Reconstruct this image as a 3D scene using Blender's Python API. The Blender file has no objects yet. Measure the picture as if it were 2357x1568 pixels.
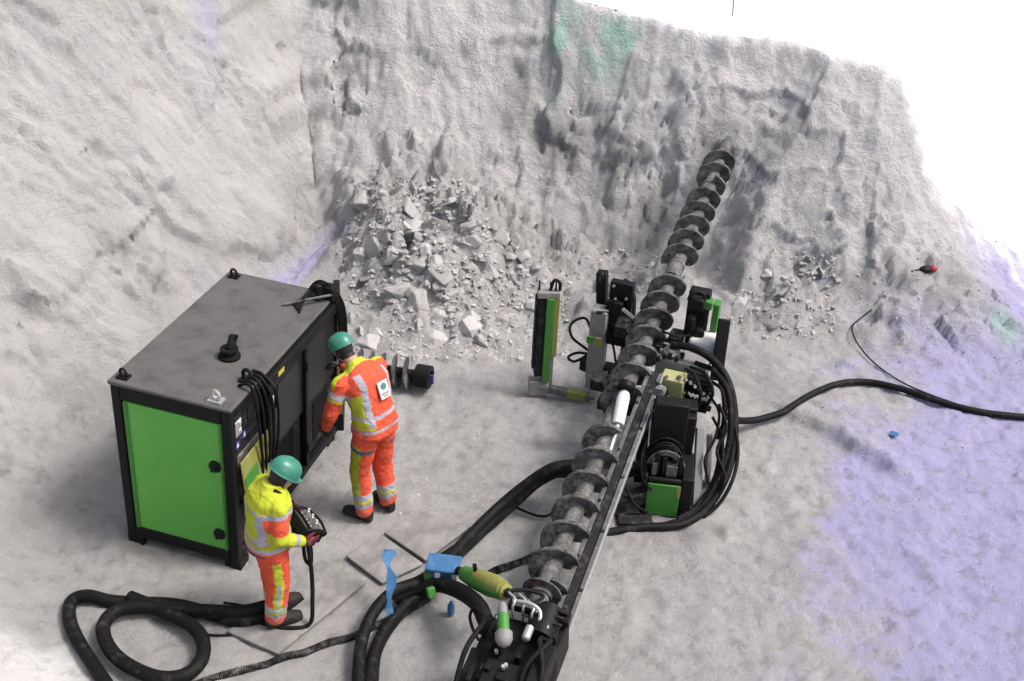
import bpy, bmesh, math, random
import numpy as np
from mathutils import Vector, Matrix, noise as mnoise

S = bpy.context.scene
COL = S.collection
R = math.radians
rng = random.Random(7)

# ------------------------------------------------------------------ camera, world, sun, exposure
CAM_H, PITCH, ROLL, FOC = 6.3, R(31.5), 0.05, 2600.0      # focal length in units of a 2357 wide frame
cam_d = bpy.data.cameras.new('camera')
cam_d.sensor_width = 36.0
cam_d.lens = FOC / 2357.0 * 36.0
cam_d.clip_start = 0.1
cam_d.clip_end = 3000
cam = bpy.data.objects.new('camera', cam_d)
COL.objects.link(cam)
cam.matrix_world = (Matrix.Translation((0, 0, CAM_H)) @ Matrix.Rotation(R(90) - PITCH, 4, 'X')
                    @ Matrix.Rotation(ROLL, 4, 'Z'))
S.camera = cam

SUN_EL, SUN_AZ = R(56), R(95)          # azimuth clockwise from +Y, where the light comes from
w = bpy.data.worlds.new('World')
S.world = w
w.use_nodes = True
nt = w.node_tree
bg = nt.nodes['Background']
sky = nt.nodes.new('ShaderNodeTexSky')
sky.sky_type = 'NISHITA'
sky.sun_disc = False
sky.sun_elevation = SUN_EL
sky.sun_rotation = SUN_AZ
sky.air_density = 0.7
sky.dust_density = 6.0
sky.ozone_density = 0.6
nt.links.new(sky.outputs[0], bg.inputs[0])
bg.inputs[1].default_value = 0.12
sun_d = bpy.data.lights.new('sun', 'SUN')
sun_d.energy = 1.5
sun_d.angle = R(13)
sun_d.color = (1.0, 0.985, 0.965)
sun = bpy.data.objects.new('sun', sun_d)
COL.objects.link(sun)
sv = Vector((math.sin(SUN_AZ) * math.cos(SUN_EL), math.cos(SUN_AZ) * math.cos(SUN_EL), math.sin(SUN_EL)))
sun.rotation_euler = sv.to_track_quat('Z', 'Y').to_euler()
sun.location = sv * 40
S.view_settings.view_transform = 'Standard'
S.view_settings.look = 'None'
S.view_settings.exposure = 0.90
S.view_settings.gamma = 1.0

# ------------------------------------------------------------------ measuring: where a ray of the survey photo meets a height
def at(px, py, z=0.0):
    cr, sr = math.cos(ROLL), math.sin(ROLL)
    a, b = px - 1178.5, py - 784.0
    u, v = cr * a + sr * b, -sr * a + cr * b
    d = Vector((u / FOC, math.cos(PITCH) - v / FOC * math.sin(PITCH), -math.sin(PITCH) - v / FOC * math.cos(PITCH)))
    return Vector((0, 0, CAM_H)) + d * ((z - CAM_H) / d.z)

def ray(px, py):
    p = at(px, py, 0)
    return (p - Vector((0, 0, CAM_H))).normalized()

def path(*pts):
    return [at(p[0], p[1], p[2] if len(p) > 2 else 0.03) for p in pts]

# ------------------------------------------------------------------ materials
def new_mat(name):
    m = bpy.data.materials.new(name)
    m.use_nodes = True
    return m, m.node_tree, m.node_tree.nodes['Principled BSDF']

def mat(name, col, rough=0.5, metal=0.0, dirt=0.0, dirt_col=(0.34, 0.335, 0.325), scale=9.0, bump=0.0, bscale=60.0, var=0.12):
    """painted / metal / cloth surface with mottled colour, dust in noise patches and fine bump"""
    m, t, b = new_mat(name)
    N, L = t.nodes, t.links
    tc = N.new('ShaderNodeTexCoord')
    n1 = N.new('ShaderNodeTexNoise'); n1.inputs['Scale'].default_value = scale; n1.inputs['Detail'].default_value = 7
    n1.inputs['Roughness'].default_value = 0.65
    L.new(tc.outputs['Object'], n1.inputs['Vector'])
    mx = N.new('ShaderNodeMix'); mx.data_type = 'RGBA'
    c = tuple(col)
    mx.inputs[6].default_value = tuple(x * (1 - var) for x in c) + (1,)
    mx.inputs[7].default_value = tuple(min(1, x * (1 + var)) for x in c) + (1,)
    L.new(n1.outputs['Fac'], mx.inputs[0])
    out = mx.outputs[2]
    b.inputs['Roughness'].default_value = rough
    b.inputs['Metallic'].default_value = metal
    if dirt > 0:
        n2 = N.new('ShaderNodeTexNoise'); n2.inputs['Scale'].default_value = scale * 1.7; n2.inputs['Detail'].default_value = 9
        n2.inputs['Roughness'].default_value = 0.72
        L.new(tc.outputs['Object'], n2.inputs['Vector'])
        cr = N.new('ShaderNodeValToRGB')
        cr.color_ramp.elements[0].position = 0.66 - 0.42 * dirt
        cr.color_ramp.elements[1].position = 0.86 - 0.38 * dirt
        cr.color_ramp.elements[0].color = (0, 0, 0, 1)
        cr.color_ramp.elements[1].color = (min(1, .55 + dirt * .5),) * 3 + (1,)
        L.new(n2.outputs['Fac'], cr.inputs[0])
        m2 = N.new('ShaderNodeMix'); m2.data_type = 'RGBA'
        L.new(cr.outputs[0], m2.inputs[0]); L.new(out, m2.inputs[6]); m2.inputs[7].default_value = dirt_col + (1,)
        out = m2.outputs[2]
        ma = N.new('ShaderNodeMix'); ma.data_type = 'FLOAT'
        L.new(cr.outputs[0], ma.inputs[0]); ma.inputs[2].default_value = rough; ma.inputs[3].default_value = 0.9
        L.new(ma.outputs[0], b.inputs['Roughness'])
        if metal > 0:
            mm = N.new('ShaderNodeMix'); mm.data_type = 'FLOAT'
            L.new(cr.outputs[0], mm.inputs[0]); mm.inputs[2].default_value = metal; mm.inputs[3].default_value = 0.0
            L.new(mm.outputs[0], b.inputs['Metallic'])
    L.new(out, b.inputs['Base Color'])
    if max(col) < .04: b.inputs['Specular IOR Level'].default_value = .14
    if bump > 0:
        n3 = N.new('ShaderNodeTexNoise'); n3.inputs['Scale'].default_value = bscale; n3.inputs['Detail'].default_value = 5
        L.new(tc.outputs['Object'], n3.inputs['Vector'])
        bp = N.new('ShaderNodeBump'); bp.inputs['Strength'].default_value = bump; bp.inputs['Distance'].default_value = 0.02
        L.new(n3.outputs['Fac'], bp.inputs['Height']); L.new(bp.outputs[0], b.inputs['Normal'])
    return m

def ground_mat():
    m, t, b = new_mat('crushed_rock')
    N, L = t.nodes, t.links
    tc = N.new('ShaderNodeTexCoord')
    def nz(scale, detail, rough=.6, vec=None):
        n = N.new('ShaderNodeTexNoise'); n.inputs['Scale'].default_value = scale
        n.inputs['Detail'].default_value = detail; n.inputs['Roughness'].default_value = rough
        L.new(vec or tc.outputs['Object'], n.inputs['Vector']); return n
    def mix(f, a, c):
        x = N.new('ShaderNodeMix'); x.data_type = 'RGBA'
        if isinstance(f, float): x.inputs[0].default_value = f
        else: L.new(f, x.inputs[0])
        for s, v in ((6, a), (7, c)):
            if isinstance(v, tuple): x.inputs[s].default_value = v + (1,)
            else: L.new(v, x.inputs[s])
        return x.outputs[2]
    def ramp(o, lo, hi):
        r = N.new('ShaderNodeMapRange'); r.inputs[1].default_value = lo; r.inputs[2].default_value = hi
        L.new(o, r.inputs[0]); return r.outputs[0]
    def attr(nm):
        a = N.new('ShaderNodeAttribute'); a.attribute_name = nm; return a.outputs['Fac']
    a = nz(1.1, 9, .7); g = nz(26, 8, .75); f = nz(140, 4, .7)
    c = mix(ramp(a.outputs['Fac'], .32, .68), (.40, .398, .393), (.53, .528, .52))
    c = mix(ramp(g.outputs['Fac'], .38, .66), c, (.50, .497, .49))
    k1 = nz(3.1, 10, .78); k1.inputs['Distortion'].default_value = .6
    m_ = N.new('ShaderNodeMath'); m_.operation = 'MULTIPLY'; m_.inputs[1].default_value = .62
    L.new(ramp(k1.outputs['Fac'], .52, .70), m_.inputs[0])
    c = mix(m_.outputs[0], c, (.31, .306, .30))
    dk = N.new('ShaderNodeMath'); dk.operation = 'MULTIPLY'; dk.inputs[1].default_value = .6
    L.new(ramp(f.outputs['Fac'], .56, .72), dk.inputs[0])
    c = mix(dk.outputs[0], c, (.26, .257, .25))
    c = mix(attr('pale'), c, (.66, .66, .66))
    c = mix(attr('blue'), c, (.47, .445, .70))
    c = mix(attr('moss'), c, (.34, .56, .46))
    c = mix(attr('rimsnow'), c, (.92, .92, .925))
    c = mix(attr('stain_shade'), c, (.27, .266, .264))
    L.new(c, b.inputs['Base Color'])
    b.inputs['Roughness'].default_value = 0.93
    b.inputs['Specular IOR Level'].default_value = 0.25
    h1 = nz(7, 11, .78); h2 = nz(60, 6, .8)
    ad = N.new('ShaderNodeMath'); ad.operation = 'MULTIPLY_ADD'; ad.inputs[1].default_value = .5
    L.new(h2.outputs['Fac'], ad.inputs[0]); L.new(h1.outputs['Fac'], ad.inputs[2])
    wn = nz(2.3, 4); wv = N.new('ShaderNodeVectorMath'); wv.operation = 'MULTIPLY_ADD'; wv.inputs[1].default_value = (.35, .35, .35)
    L.new(wn.outputs['Color'], wv.inputs[0]); L.new(tc.outputs['Object'], wv.inputs[2])
    hh = ad.outputs[0]
    for sc_, am in ((5.5, .32), (14, .28), (34, .16)):
        vr = N.new('ShaderNodeTexVoronoi'); vr.inputs['Scale'].default_value = sc_; L.new(wv.outputs[0], vr.inputs['Vector'])
        a1 = N.new('ShaderNodeMath'); a1.operation = 'MULTIPLY'; L.new(vr.outputs['Distance'], a1.inputs[0]); L.new(attr('wall'), a1.inputs[1])
        a2 = N.new('ShaderNodeMath'); a2.operation = 'MULTIPLY_ADD'; a2.inputs[1].default_value = -am; L.new(a1.outputs[0], a2.inputs[0]); L.new(hh, a2.inputs[2]); hh = a2.outputs[0]
    bp = N.new('ShaderNodeBump'); bp.inputs['Strength'].default_value = .9; bp.inputs['Distance'].default_value = .09
    L.new(hh, bp.inputs['Height']); L.new(bp.outputs[0], b.inputs['Normal'])
    return m

M = {}
M['ground'] = ground_mat()
M['snow'] = mat('fresh_snow', (.93, .93, .935), .8, var=.02, bump=.3, bscale=8)
M['rock'] = mat('broken_rock', (.35, .347, .34), .92, scale=5, var=.24, bump=.7, bscale=22)
M['rock_pale'] = mat('pale_broken_rock', (.43, .427, .42), .92, scale=5, var=.2, bump=.7, bscale=22)
M['black'] = mat('black_paint', (.009, .009, .0095), .5, dirt=.08, dirt_col=(.06, .06, .058), bump=.05)
M['black_dusty'] = mat('dusty_black_steel', (.015, .015, .016), .6, dirt=.33, dirt_col=(.13, .129, .125), bump=.1)
M['roof'] = mat('dusty_roof_sheet', (.045, .045, .045), .5, dirt=.8, dirt_col=(.086, .084, .081), scale=2.6, bump=.05)
M['dark'] = mat('dark_interior', (.006, .006, .0065), .8, dirt=.05)
M['glass'] = mat('smoked_panel', (.016, .016, .017), .3)
M['green'] = mat('green_paint', (.038, .18, .024), .5, dirt=.12, dirt_col=(.16, .2, .13), scale=4, bump=.03)
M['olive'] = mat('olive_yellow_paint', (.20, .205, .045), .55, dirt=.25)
M['pale_olive'] = mat('pale_yellow_paint', (.34, .35, .15), .55, dirt=.3)
M['yellow'] = mat('yellow_sticker', (.42, .38, .03), .5, dirt=.15)
M['white'] = mat('white_label', (.62, .62, .615), .5, dirt=.15)
M['blue_label'] = mat('blue_label', (.05, .05, .28), .5)
M['steel'] = mat('worn_grey_steel', (.09, .09, .09), .55, .25, dirt=.4, dirt_col=(.25, .247, .24))
M['bright'] = mat('polished_steel', (.46, .46, .455), .35, .55, dirt=.25, dirt_col=(.24, .237, .23))
M['auger'] = mat('muddy_auger_steel', (.032, .032, .032), .7, .05, dirt=.62, dirt_col=(.17, .169, .165), scale=7, bump=.45, bscale=40)
M['shaft'] = mat('muddy_shaft_steel', (.06, .06, .059), .75, .05, dirt=.5, dirt_col=(.22, .218, .213), scale=8, bump=.5, bscale=40)
M['grey'] = mat('grey_casting', (.20, .199, .195), .65, .1, dirt=.4, dirt_col=(.28, .277, .27), bump=.1)
M['rubber'] = mat('black_rubber', (.006, .006, .0064), .6, dirt=.28, dirt_col=(.075, .074, .071), scale=7, bump=.12)
M['chain'] = mat('dusty_conduit_rubber', (.016, .016, .016), .7, .0, dirt=.5, dirt_col=(.24, .238, .233), scale=12)
M['blue'] = mat('blue_plastic', (.03, .115, .25), .6, dirt=.35, dirt_col=(.13, .24, .36), bump=.4, bscale=25)
M['plate'] = mat('dusty_steel_mat', (.155, .154, .152), .85, .0, dirt=.55, dirt_col=(.285, .283, .277), scale=3, bump=.25)
M['red'] = mat('red_plastic', (.27, .02, .035), .5)
M['orange'] = mat('hi_vis_orange_cloth', (.86, .115, .04), .8, var=.15, dirt=.06, bump=.7, bscale=11)
M['limey'] = mat('hi_vis_yellow_cloth', (.58, .66, .03), .8, var=.12, dirt=.06, bump=.7, bscale=11)
M['silver'] = mat('reflective_silver_tape', (.46, .47, .52), .4, .1, var=.1, bump=.5, bscale=14)
M['helmet'] = mat('sea_green_helmet_shell', (.035, .19, .135), .35, dirt=.15)
M['boot'] = mat('black_boot_leather', (.022, .02, .02), .55, dirt=.3)
M['skin'] = mat('skin', (.50, .27, .20), .55, var=.08)
M['hair'] = mat('dark_hair', (.02, .016, .014), .6, bump=.5)
M['glove'] = mat('black_glove', (.02, .02, .022), .65, dirt=.15)
M['navy'] = mat('dark_blue_cloth', (.02, .03, .09), .8)

# ------------------------------------------------------------------ object helpers
def tag(o, label=None, cat=None, group=None, kind=None):
    if label: o['label'] = label
    if cat: o['category'] = cat
    if group: o['group'] = group
    if kind: o['kind'] = kind
    return o

ORIGIN = {}
def thing(name, loc, label, cat, group=None):
    o = bpy.data.objects.new(name, None)
    o.empty_display_size = .1
    COL.objects.link(o)
    o.location = loc
    ORIGIN[o.name] = Vector(loc)
    return tag(o, label, cat, group)

def frame(fwd, up=(0, 0, 1)):
    """3x3 with columns right, forward, up"""
    f = Vector(fwd).normalized(); u = Vector(up)
    r = f.cross(u)
    if r.length < 1e-4: r = f.cross(Vector((1, 0, 0)))
    r.normalize(); u = r.cross(f)
    return Matrix((r, f, u)).transposed()

def catmull(pts, n=8):
    P = [Vector(p) for p in pts]
    if len(P) < 3:
        return P
    P = [2 * P[0] - P[1]] + P + [2 * P[-1] - P[-2]]
    out = []
    for i in range(1, len(P) - 2):
        a, b, c, d = P[i - 1:i + 3]
        for k in range(n):
            t = k / n
            out.append(.5 * ((2 * b) + (c - a) * t + (2 * a - 5 * b + 4 * c - d) * t * t + (3 * b - a - 3 * c + d) * t ** 3))
    out.append(P[-2])
    return out

class MB:
    def __init__(s): s.v, s.f, s.m = [], [], []
    def add(s, vs, fs, mi=0):
        o = len(s.v)
        s.v += [Vector(q) for q in vs]
        s.f += [tuple(i + o for i in q) for q in fs]
        s.m += [mi] * len(fs)
        return s
    def box(s, c, size, rot=None, mi=0):
        c = Vector(c); hx, hy, hz = [q / 2 for q in size]
        vs = []
        for x, y, z in ((-1, -1, -1), (1, -1, -1), (1, 1, -1), (-1, 1, -1), (-1, -1, 1), (1, -1, 1), (1, 1, 1), (-1, 1, 1)):
            q = Vector((x * hx, y * hy, z * hz))
            vs.append(c + (rot @ q if rot else q))
        return s.add(vs, ((0, 3, 2, 1), (4, 5, 6, 7), (0, 1, 5, 4), (1, 2, 6, 5), (2, 3, 7, 6), (3, 0, 4, 7)), mi)
    def bar(s, p0, p1, wd, ht, up=(0, 0, 1), mi=0):
        p0, p1 = Vector(p0), Vector(p1)
        return s.box((p0 + p1) / 2, (wd, (p1 - p0).length, ht), frame(p1 - p0, up), mi)
    def cyl(s, p0, p1, r, r2=None, n=20, mi=0):
        p0, p1 = Vector(p0), Vector(p1); r2 = r if r2 is None else r2
        F = frame(p1 - p0)
        vs = []
        for p, rr in ((p0, r), (p1, r2)):
            for k in range(n):
                a = 2 * math.pi * k / n
                vs.append(p + F @ Vector((math.cos(a) * rr, 0, math.sin(a) * rr)))
        fs = [(k, (k + 1) % n, n + (k + 1) % n, n + k) for k in range(n)]
        fs += [tuple(range(n - 1, -1, -1)), tuple(range(n, 2 * n))]
        return s.add(vs, fs, mi)
    def lathe(s, p0, axis, prof, n=24, mi=0):
        """prof: list of (distance along axis, radius)"""
        F = frame(axis); p0 = Vector(p0); vs = []
        for d, rr in prof:
            for k in range(n):
                a = 2 * math.pi * k / n
                vs.append(p0 + F @ Vector((math.cos(a) * rr, d, math.sin(a) * rr)))
        fs = []
        for j in range(len(prof) - 1):
            fs += [(j * n + k, j * n + (k + 1) % n, (j + 1) * n + (k + 1) % n, (j + 1) * n + k) for k in range(n)]
        fs += [tuple(range(n - 1, -1, -1)), tuple(range((len(prof) - 1) * n, len(prof) * n))]
        return s.add(vs, fs, mi)
    def tube(s, pts, r, n=10, sub=8, mi=0, closed=False, rib=0.0, r_end=None):
        P = catmull(pts, sub) if sub else [Vector(p) for p in pts]
        K = len(P); vs = []; prev = None
        for i, p in enumerate(P):
            if closed: d = P[(i + 1) % K] - P[i - 1]
            else: d = P[min(i + 1, K - 1)] - P[max(i - 1, 0)]
            d.normalize()
            if prev is None:
                a = d.orthogonal().normalized()
            else:
                a = (prev - d * prev.dot(d))
                a = a.normalized() if a.length > 1e-6 else d.orthogonal().normalized()
            prev = a; bb = d.cross(a)
            rr = r if r_end is None else r + (r_end - r) * i / (K - 1)
            if rib: rr *= 1 + rib * (1 if i % 2 else -1)
            for k in range(n):
                t = 2 * math.pi * k / n
                vs.append(p + (a * math.cos(t) + bb * math.sin(t)) * rr)
        fs = []
        for i in range(K if closed else K - 1):
            j = (i + 1) % K
            fs += [(i * n + k, i * n + (k + 1) % n, j * n + (k + 1) % n, j * n + k) for k in range(n)]
        if not closed:
            fs += [tuple(range(n - 1, -1, -1)), tuple(range((K - 1) * n, K * n))]
        return s.add(vs, fs, mi)
    def ring(s, c, normal, Rr, r, n=24, mi=0, stretch=1.0, along=None):
        F = frame(normal, along or (0, 0, 1)); c = Vector(c)
        P = [c + F @ Vector((math.cos(2 * math.pi * k / n) * Rr, 0, math.sin(2 * math.pi * k / n) * Rr * stretch)) for k in range(n)]
        return s.tube(P, r, 8, 0, mi, closed=True)
    def ball(s, c, rad, rot=None, nu=16, nv=10, mi=0):
        c = Vector(c); rad = Vector(rad) if hasattr(rad, '__len__') else Vector((rad,) * 3)
        vs = [c + ((rot @ Vector((0, 0, -rad.z))) if rot else Vector((0, 0, -rad.z)))]
        for j in range(1, nv):
            ph = -math.pi / 2 + math.pi * j / nv
            for k in range(nu):
                a = 2 * math.pi * k / nu
                q = Vector((math.cos(a) * math.cos(ph) * rad.x, math.sin(a) * math.cos(ph) * rad.y, math.sin(ph) * rad.z))
                vs.append(c + (rot @ q if rot else q))
        q = Vector((0, 0, rad.z)); vs.append(c + (rot @ q if rot else q))
        fs = [(0, 1 + (k + 1) % nu, 1 + k) for k in range(nu)]
        for j in range(nv - 2):
            a = 1 + j * nu
            fs += [(a + k, a + (k + 1) % nu, a + nu + (k + 1) % nu, a + nu + k) for k in range(nu)]
        l = len(vs) - 1; a = 1 + (nv - 2) * nu
        fs += [(a + k, a + (k + 1) % nu, l) for k in range(nu)]
        return s.add(vs, fs, mi)
    def prism(s, poly, h, mi=0):
        """poly: list of 3D points, h: extrusion vector"""
        h = Vector(h); n = len(poly); P = [Vector(p) for p in poly]
        vs = P + [p + h for p in P]
        return s.add(vs, [tuple(range(n - 1, -1, -1)), tuple(range(n, 2 * n))] + [(k, (k + 1) % n, n + (k + 1) % n, n + k) for k in range(n)], mi)
    def build(s, name, mats, parent=None, bev=0.0, smooth=.7, origin=None):
        root = parent
        while root is not None and root.parent is not None: root = root.parent
        if root is not None: o0 = ORIGIN[root.name]
        else: o0 = Vector(origin) if origin is not None else sum(s.v, Vector()) / max(1, len(s.v))
        if root is None and origin is None: o0.z = min(q.z for q in s.v)
        me = bpy.data.meshes.new(name)
        me.from_pydata([tuple(q - o0) for q in s.v], [], s.f)
        bm = bmesh.new(); bm.from_mesh(me)
        bmesh.ops.recalc_face_normals(bm, faces=bm.faces)
        bm.to_mesh(me); bm.free()
        if not isinstance(mats, (list, tuple)): mats = [mats]
        for q in mats: me.materials.append(M[q] if isinstance(q, str) else q)
        me.polygons.foreach_set('material_index', s.m)
        if smooth:
            me.shade_smooth()
            me.set_sharp_from_angle(angle=smooth)
        o = bpy.data.objects.new(name, me)
        COL.objects.link(o)
        if parent is not None:
            o.parent = parent
        else:
            o.location = o0; ORIGIN[o.name] = o0
        if bev:
            b = o.modifiers.new('bevel', 'BEVEL'); b.width = bev; b.segments = 2; b.limit_method = 'ANGLE'; b.angle_limit = R(40)
        return o

# ------------------------------------------------------------------ terrain
def _h(ix, iy, seed):
    n = (ix.astype(np.int64) * 374761393 + iy.astype(np.int64) * 668265263 + seed * 1442695041) & 0xffffffff
    n = ((n ^ (n >> 13)) * 1274126177) & 0xffffffff
    return ((n ^ (n >> 16)) & 0xffff) / 65535.0 * 2 * np.pi
def pnoise(x, y, seed=0):
    ix, iy = np.floor(x), np.floor(y); fx, fy = x - ix, y - iy
    u, v = fx * fx * fx * (fx * (fx * 6 - 15) + 10), fy * fy * fy * (fy * (fy * 6 - 15) + 10)
    def g(a, b):
        t = _h(ix + a, iy + b, seed); return np.cos(t) * (fx - a) + np.sin(t) * (fy - b)
    return 1.4 * ((g(0, 0) * (1 - u) + g(1, 0) * u) * (1 - v) + (g(0, 1) * (1 - u) + g(1, 1) * u) * v)
def fbm(x, y, o=4, seed=0, gain=.5):
    a, r = 1.0, 0.0
    for k in range(o):
        r = r + a * pnoise(x, y, seed + k * 17); x, y, a = x * 2.03 + 11.3, y * 2.03 + 7.7, a * gain
    return r

POLY = np.array([(-3.05, 4.9), (-3.55, 6.3), (-3.75, 8.0), (-2.35, 12.15), (-.2, 12.3),
                 (1.0, 12.0), (1.75, 11.75), (2.15, 11.75), (2.45, 11.0), (3.2, 11.15), (3.9, 10.9), (4.8, 11.0), (6.2, 11.3), (9.5, 11.6),
                 (9.5, 4.0), (5, 2.6), (0, 2.4), (-2.2, 3.2)])
def sdist(x, y):
    n = len(POLY); d = np.full(x.shape, 1e9); inside = np.zeros(x.shape, bool)
    arc = np.zeros(x.shape); acc = 0.0
    for i in range(n):
        ax, ay = POLY[i]; bx, by = POLY[(i + 1) % n]
        ex, ey = bx - ax, by - ay; l2 = ex * ex + ey * ey
        t = np.clip(((x - ax) * ex + (y - ay) * ey) / l2, 0, 1)
        q = np.hypot(x - ax - t * ex, y - ay - t * ey)
        nb = q < d
        arc = np.where(nb, acc + t * math.sqrt(l2), arc); d = np.where(nb, q, d)
        cnd = ((ay > y) != (by > y)) & (x < (bx - ax) * (y - ay) / (by - ay + 1e-12) + ax)
        inside ^= cnd; acc += math.sqrt(l2)
    return np.where(inside, -d, d), arc

def gauss(x, y, cx, cy, rx, ry=None, rot=0.0):
    ry = ry or rx; dx, dy = x - cx, y - cy; c, s_ = math.cos(rot), math.sin(rot)
    return np.exp(-(((dx * c + dy * s_) / rx) ** 2 + ((-dx * s_ + dy * c) / ry) ** 2))

def facets(x, y, seed, tilt=1.0):
    """broken planes: every random cell has its own level and its own dip"""
    ix, iy = np.floor(x), np.floor(y); best = np.full(x.shape, 1e9); out = np.zeros(x.shape)
    for a in (-1, 0, 1):
        for c in (-1, 0, 1):
            jx, jy = ix + a, iy + c
            r1, r2 = _h(jx, jy, seed) / 6.2832, _h(jx, jy, seed + 7) / 6.2832
            px, py = jx + r1, jy + r2; q = (x - px) ** 2 + (y - py) ** 2
            g = _h(jx, jy, seed + 13); h = _h(jx, jy, seed + 19) / 6.2832 - .5
            v = h + tilt * (np.cos(g) * (x - px) + np.sin(g) * (y - py))
            nb = q < best; best = np.where(nb, q, best); out = np.where(nb, v, out)
    return out
def rgf(a, b, sd): return 1 - 2.2 * np.abs(pnoise(a, b, sd))
def wall_z(x, y):
    """unbounded wall height with the tooth-scrape relief, before the rim cuts it"""
    d, arc = sdist(x, y)
    dd = d + .17 * fbm(x * .7, y * .7, 2, 5) + .04 * fbm(x * 3, y * 3, 2, 9)
    # left and back walls are two planes meeting in a crease
    n1 = np.array((12.15 - 8.0, -(-2.35 + 3.75))); n1 = n1 / np.hypot(*n1)
    dl = -((x + 3.75) * n1[0] + (y - 8.0) * n1[1]); db = y - 12.2
    crease = (x < .3) & (y > 9)
    wob = dd - d
    sl = np.interp(x, [-1.2, 2.4, 3.6, 4.6, 5.6, 7], [1.45, 1.6, 1.35, 1.15, .7, .4])
    sl = np.where(x < -2.3, np.interp(y, [5.5, 7.5, 10, 12], [1.0, 1.25, 1.9, 2.2]), sl)
    sl = np.where(y < 4.5, 1.3, sl)
    k = .12
    soft = lambda q: (np.sqrt(q * q + k * k) + q) / 2
    z = sl * soft(dd)
    sl1 = np.interp(y, [5.5, 7.5, 10, 12], [1.0, 1.25, 1.9, 2.2])
    z2 = np.maximum(sl1 * soft(dl + wob), 1.45 * soft(db + wob))
    z = np.where(crease, z2, z); dd = np.where(crease, np.maximum(dl, db) + wob, dd)
    z0 = z
    wm = np.clip(dd * 2.2, 0, 1)
    lf = np.interp(x, [-3.2, -1.6], [1, 0])
    sk = arc + d * (.15 + .75 * lf)
    rg = lambda a, b, sd: 1 - 2.2 * np.abs(pnoise(a, b, sd))
    scr = .55 * pnoise(sk * 2.1, d * .35, 31) + .34 * rg(sk * 5.3, d * .55, 37) + .2 * rg(sk * 11, d * 1.1, 41)
    left = np.interp(x, [-3, -1.5, 2, 5], [1, .6, .5, .45])
    z = z + wm * left * .08 * scr
    u, v = x * 1.5 + z * .9, y * 1.5 + z * .9
    rough = .42 * rg(u, v, 51) + .32 * rg(u * 2.3 + 4, v * 2.3, 52) + .24 * rg(u * 5 + 1, v * 5, 53) + .14 * pnoise(u * 9, v * 9, 54)
    z = z + wm * np.interp(x, [-3, -1.5], [.05, .085]) * rough
    z = z + wm * .02 * np.sin(z * 7 + 2.0 * fbm(x, y, 2, 61)) * np.interp(x, [-2.5, -1.5], [0.2, 1])
    return z, dd, z0

# rim line: sight lines along the crest, met with the wall
RIM_PX = [(1290, -40), (1330, 0), (1450, 35), (1600, 72), (1700, 82), (1850, 103), (1940, 132), (2040, 155), (2085, 195), (2110, 280), (2125, 345),
          (2135, 400), (2180, 455), (2240, 505), (2300, 555), (2357, 605), (2450, 690)]
rim_az, rim_z = [], []
for px, py in RIM_PX:
    dv = ray(px, py); ts = np.linspace(7, 26, 1500)
    X, Y, Z = dv.x * ts, dv.y * ts, CAM_H + dv.z * ts
    _, _, wz = wall_z(X, Y)
    i = int(np.argmax(wz > Z)) if (wz > Z).any() else len(ts) - 1
    rim_az.append(math.atan2(X[i] - 1.0, Y[i] - 6.0)); rim_z.append(Z[i])
for i in range(1, len(rim_az)): rim_az[i] = max(rim_az[i], rim_az[i - 1] + 1e-3)

def broken(x, y, z0, dd, arc):
    """how far the broken rock stands out of the smooth wall, along its normal"""
    wm = np.clip(dd * 3, 0, 1)
    fa = np.interp(x, [-3.4, -2.2, -1.7, -.7, -.1, 1.2, 3.6, 4.5, 6.0], [.95, .9, .4, .45, .95, .9, .7, .3, .2]) * np.clip(.62 + .8 * fbm(arc * .55, z0 * .7, 2, 155), .22, 1.1)
    q1, q2 = arc + .18 * fbm(x * 1.3, z0 * 1.3, 2, 151), z0 * 1.15 + .16 * fbm(x * 1.7 + 5, z0 * 1.7, 2, 153)
    r1, r2 = q1 * .8 + q2 * .6, q2 * .8 - q1 * .6
    return wm * fa * (.15 * facets(r1 * .75, r2 * .75, 161, .8) + .075 * facets(r1 * 1.9 + 3, r2 * 1.9, 163, .9) + .042 * facets(r1 * 4.6 + 1, r2 * 4.6, 165) + .024 * facets(r1 * 11, r2 * 11, 167) + .03 * fbm(q1 * 9, q2 * 9, 3, 169))
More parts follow.
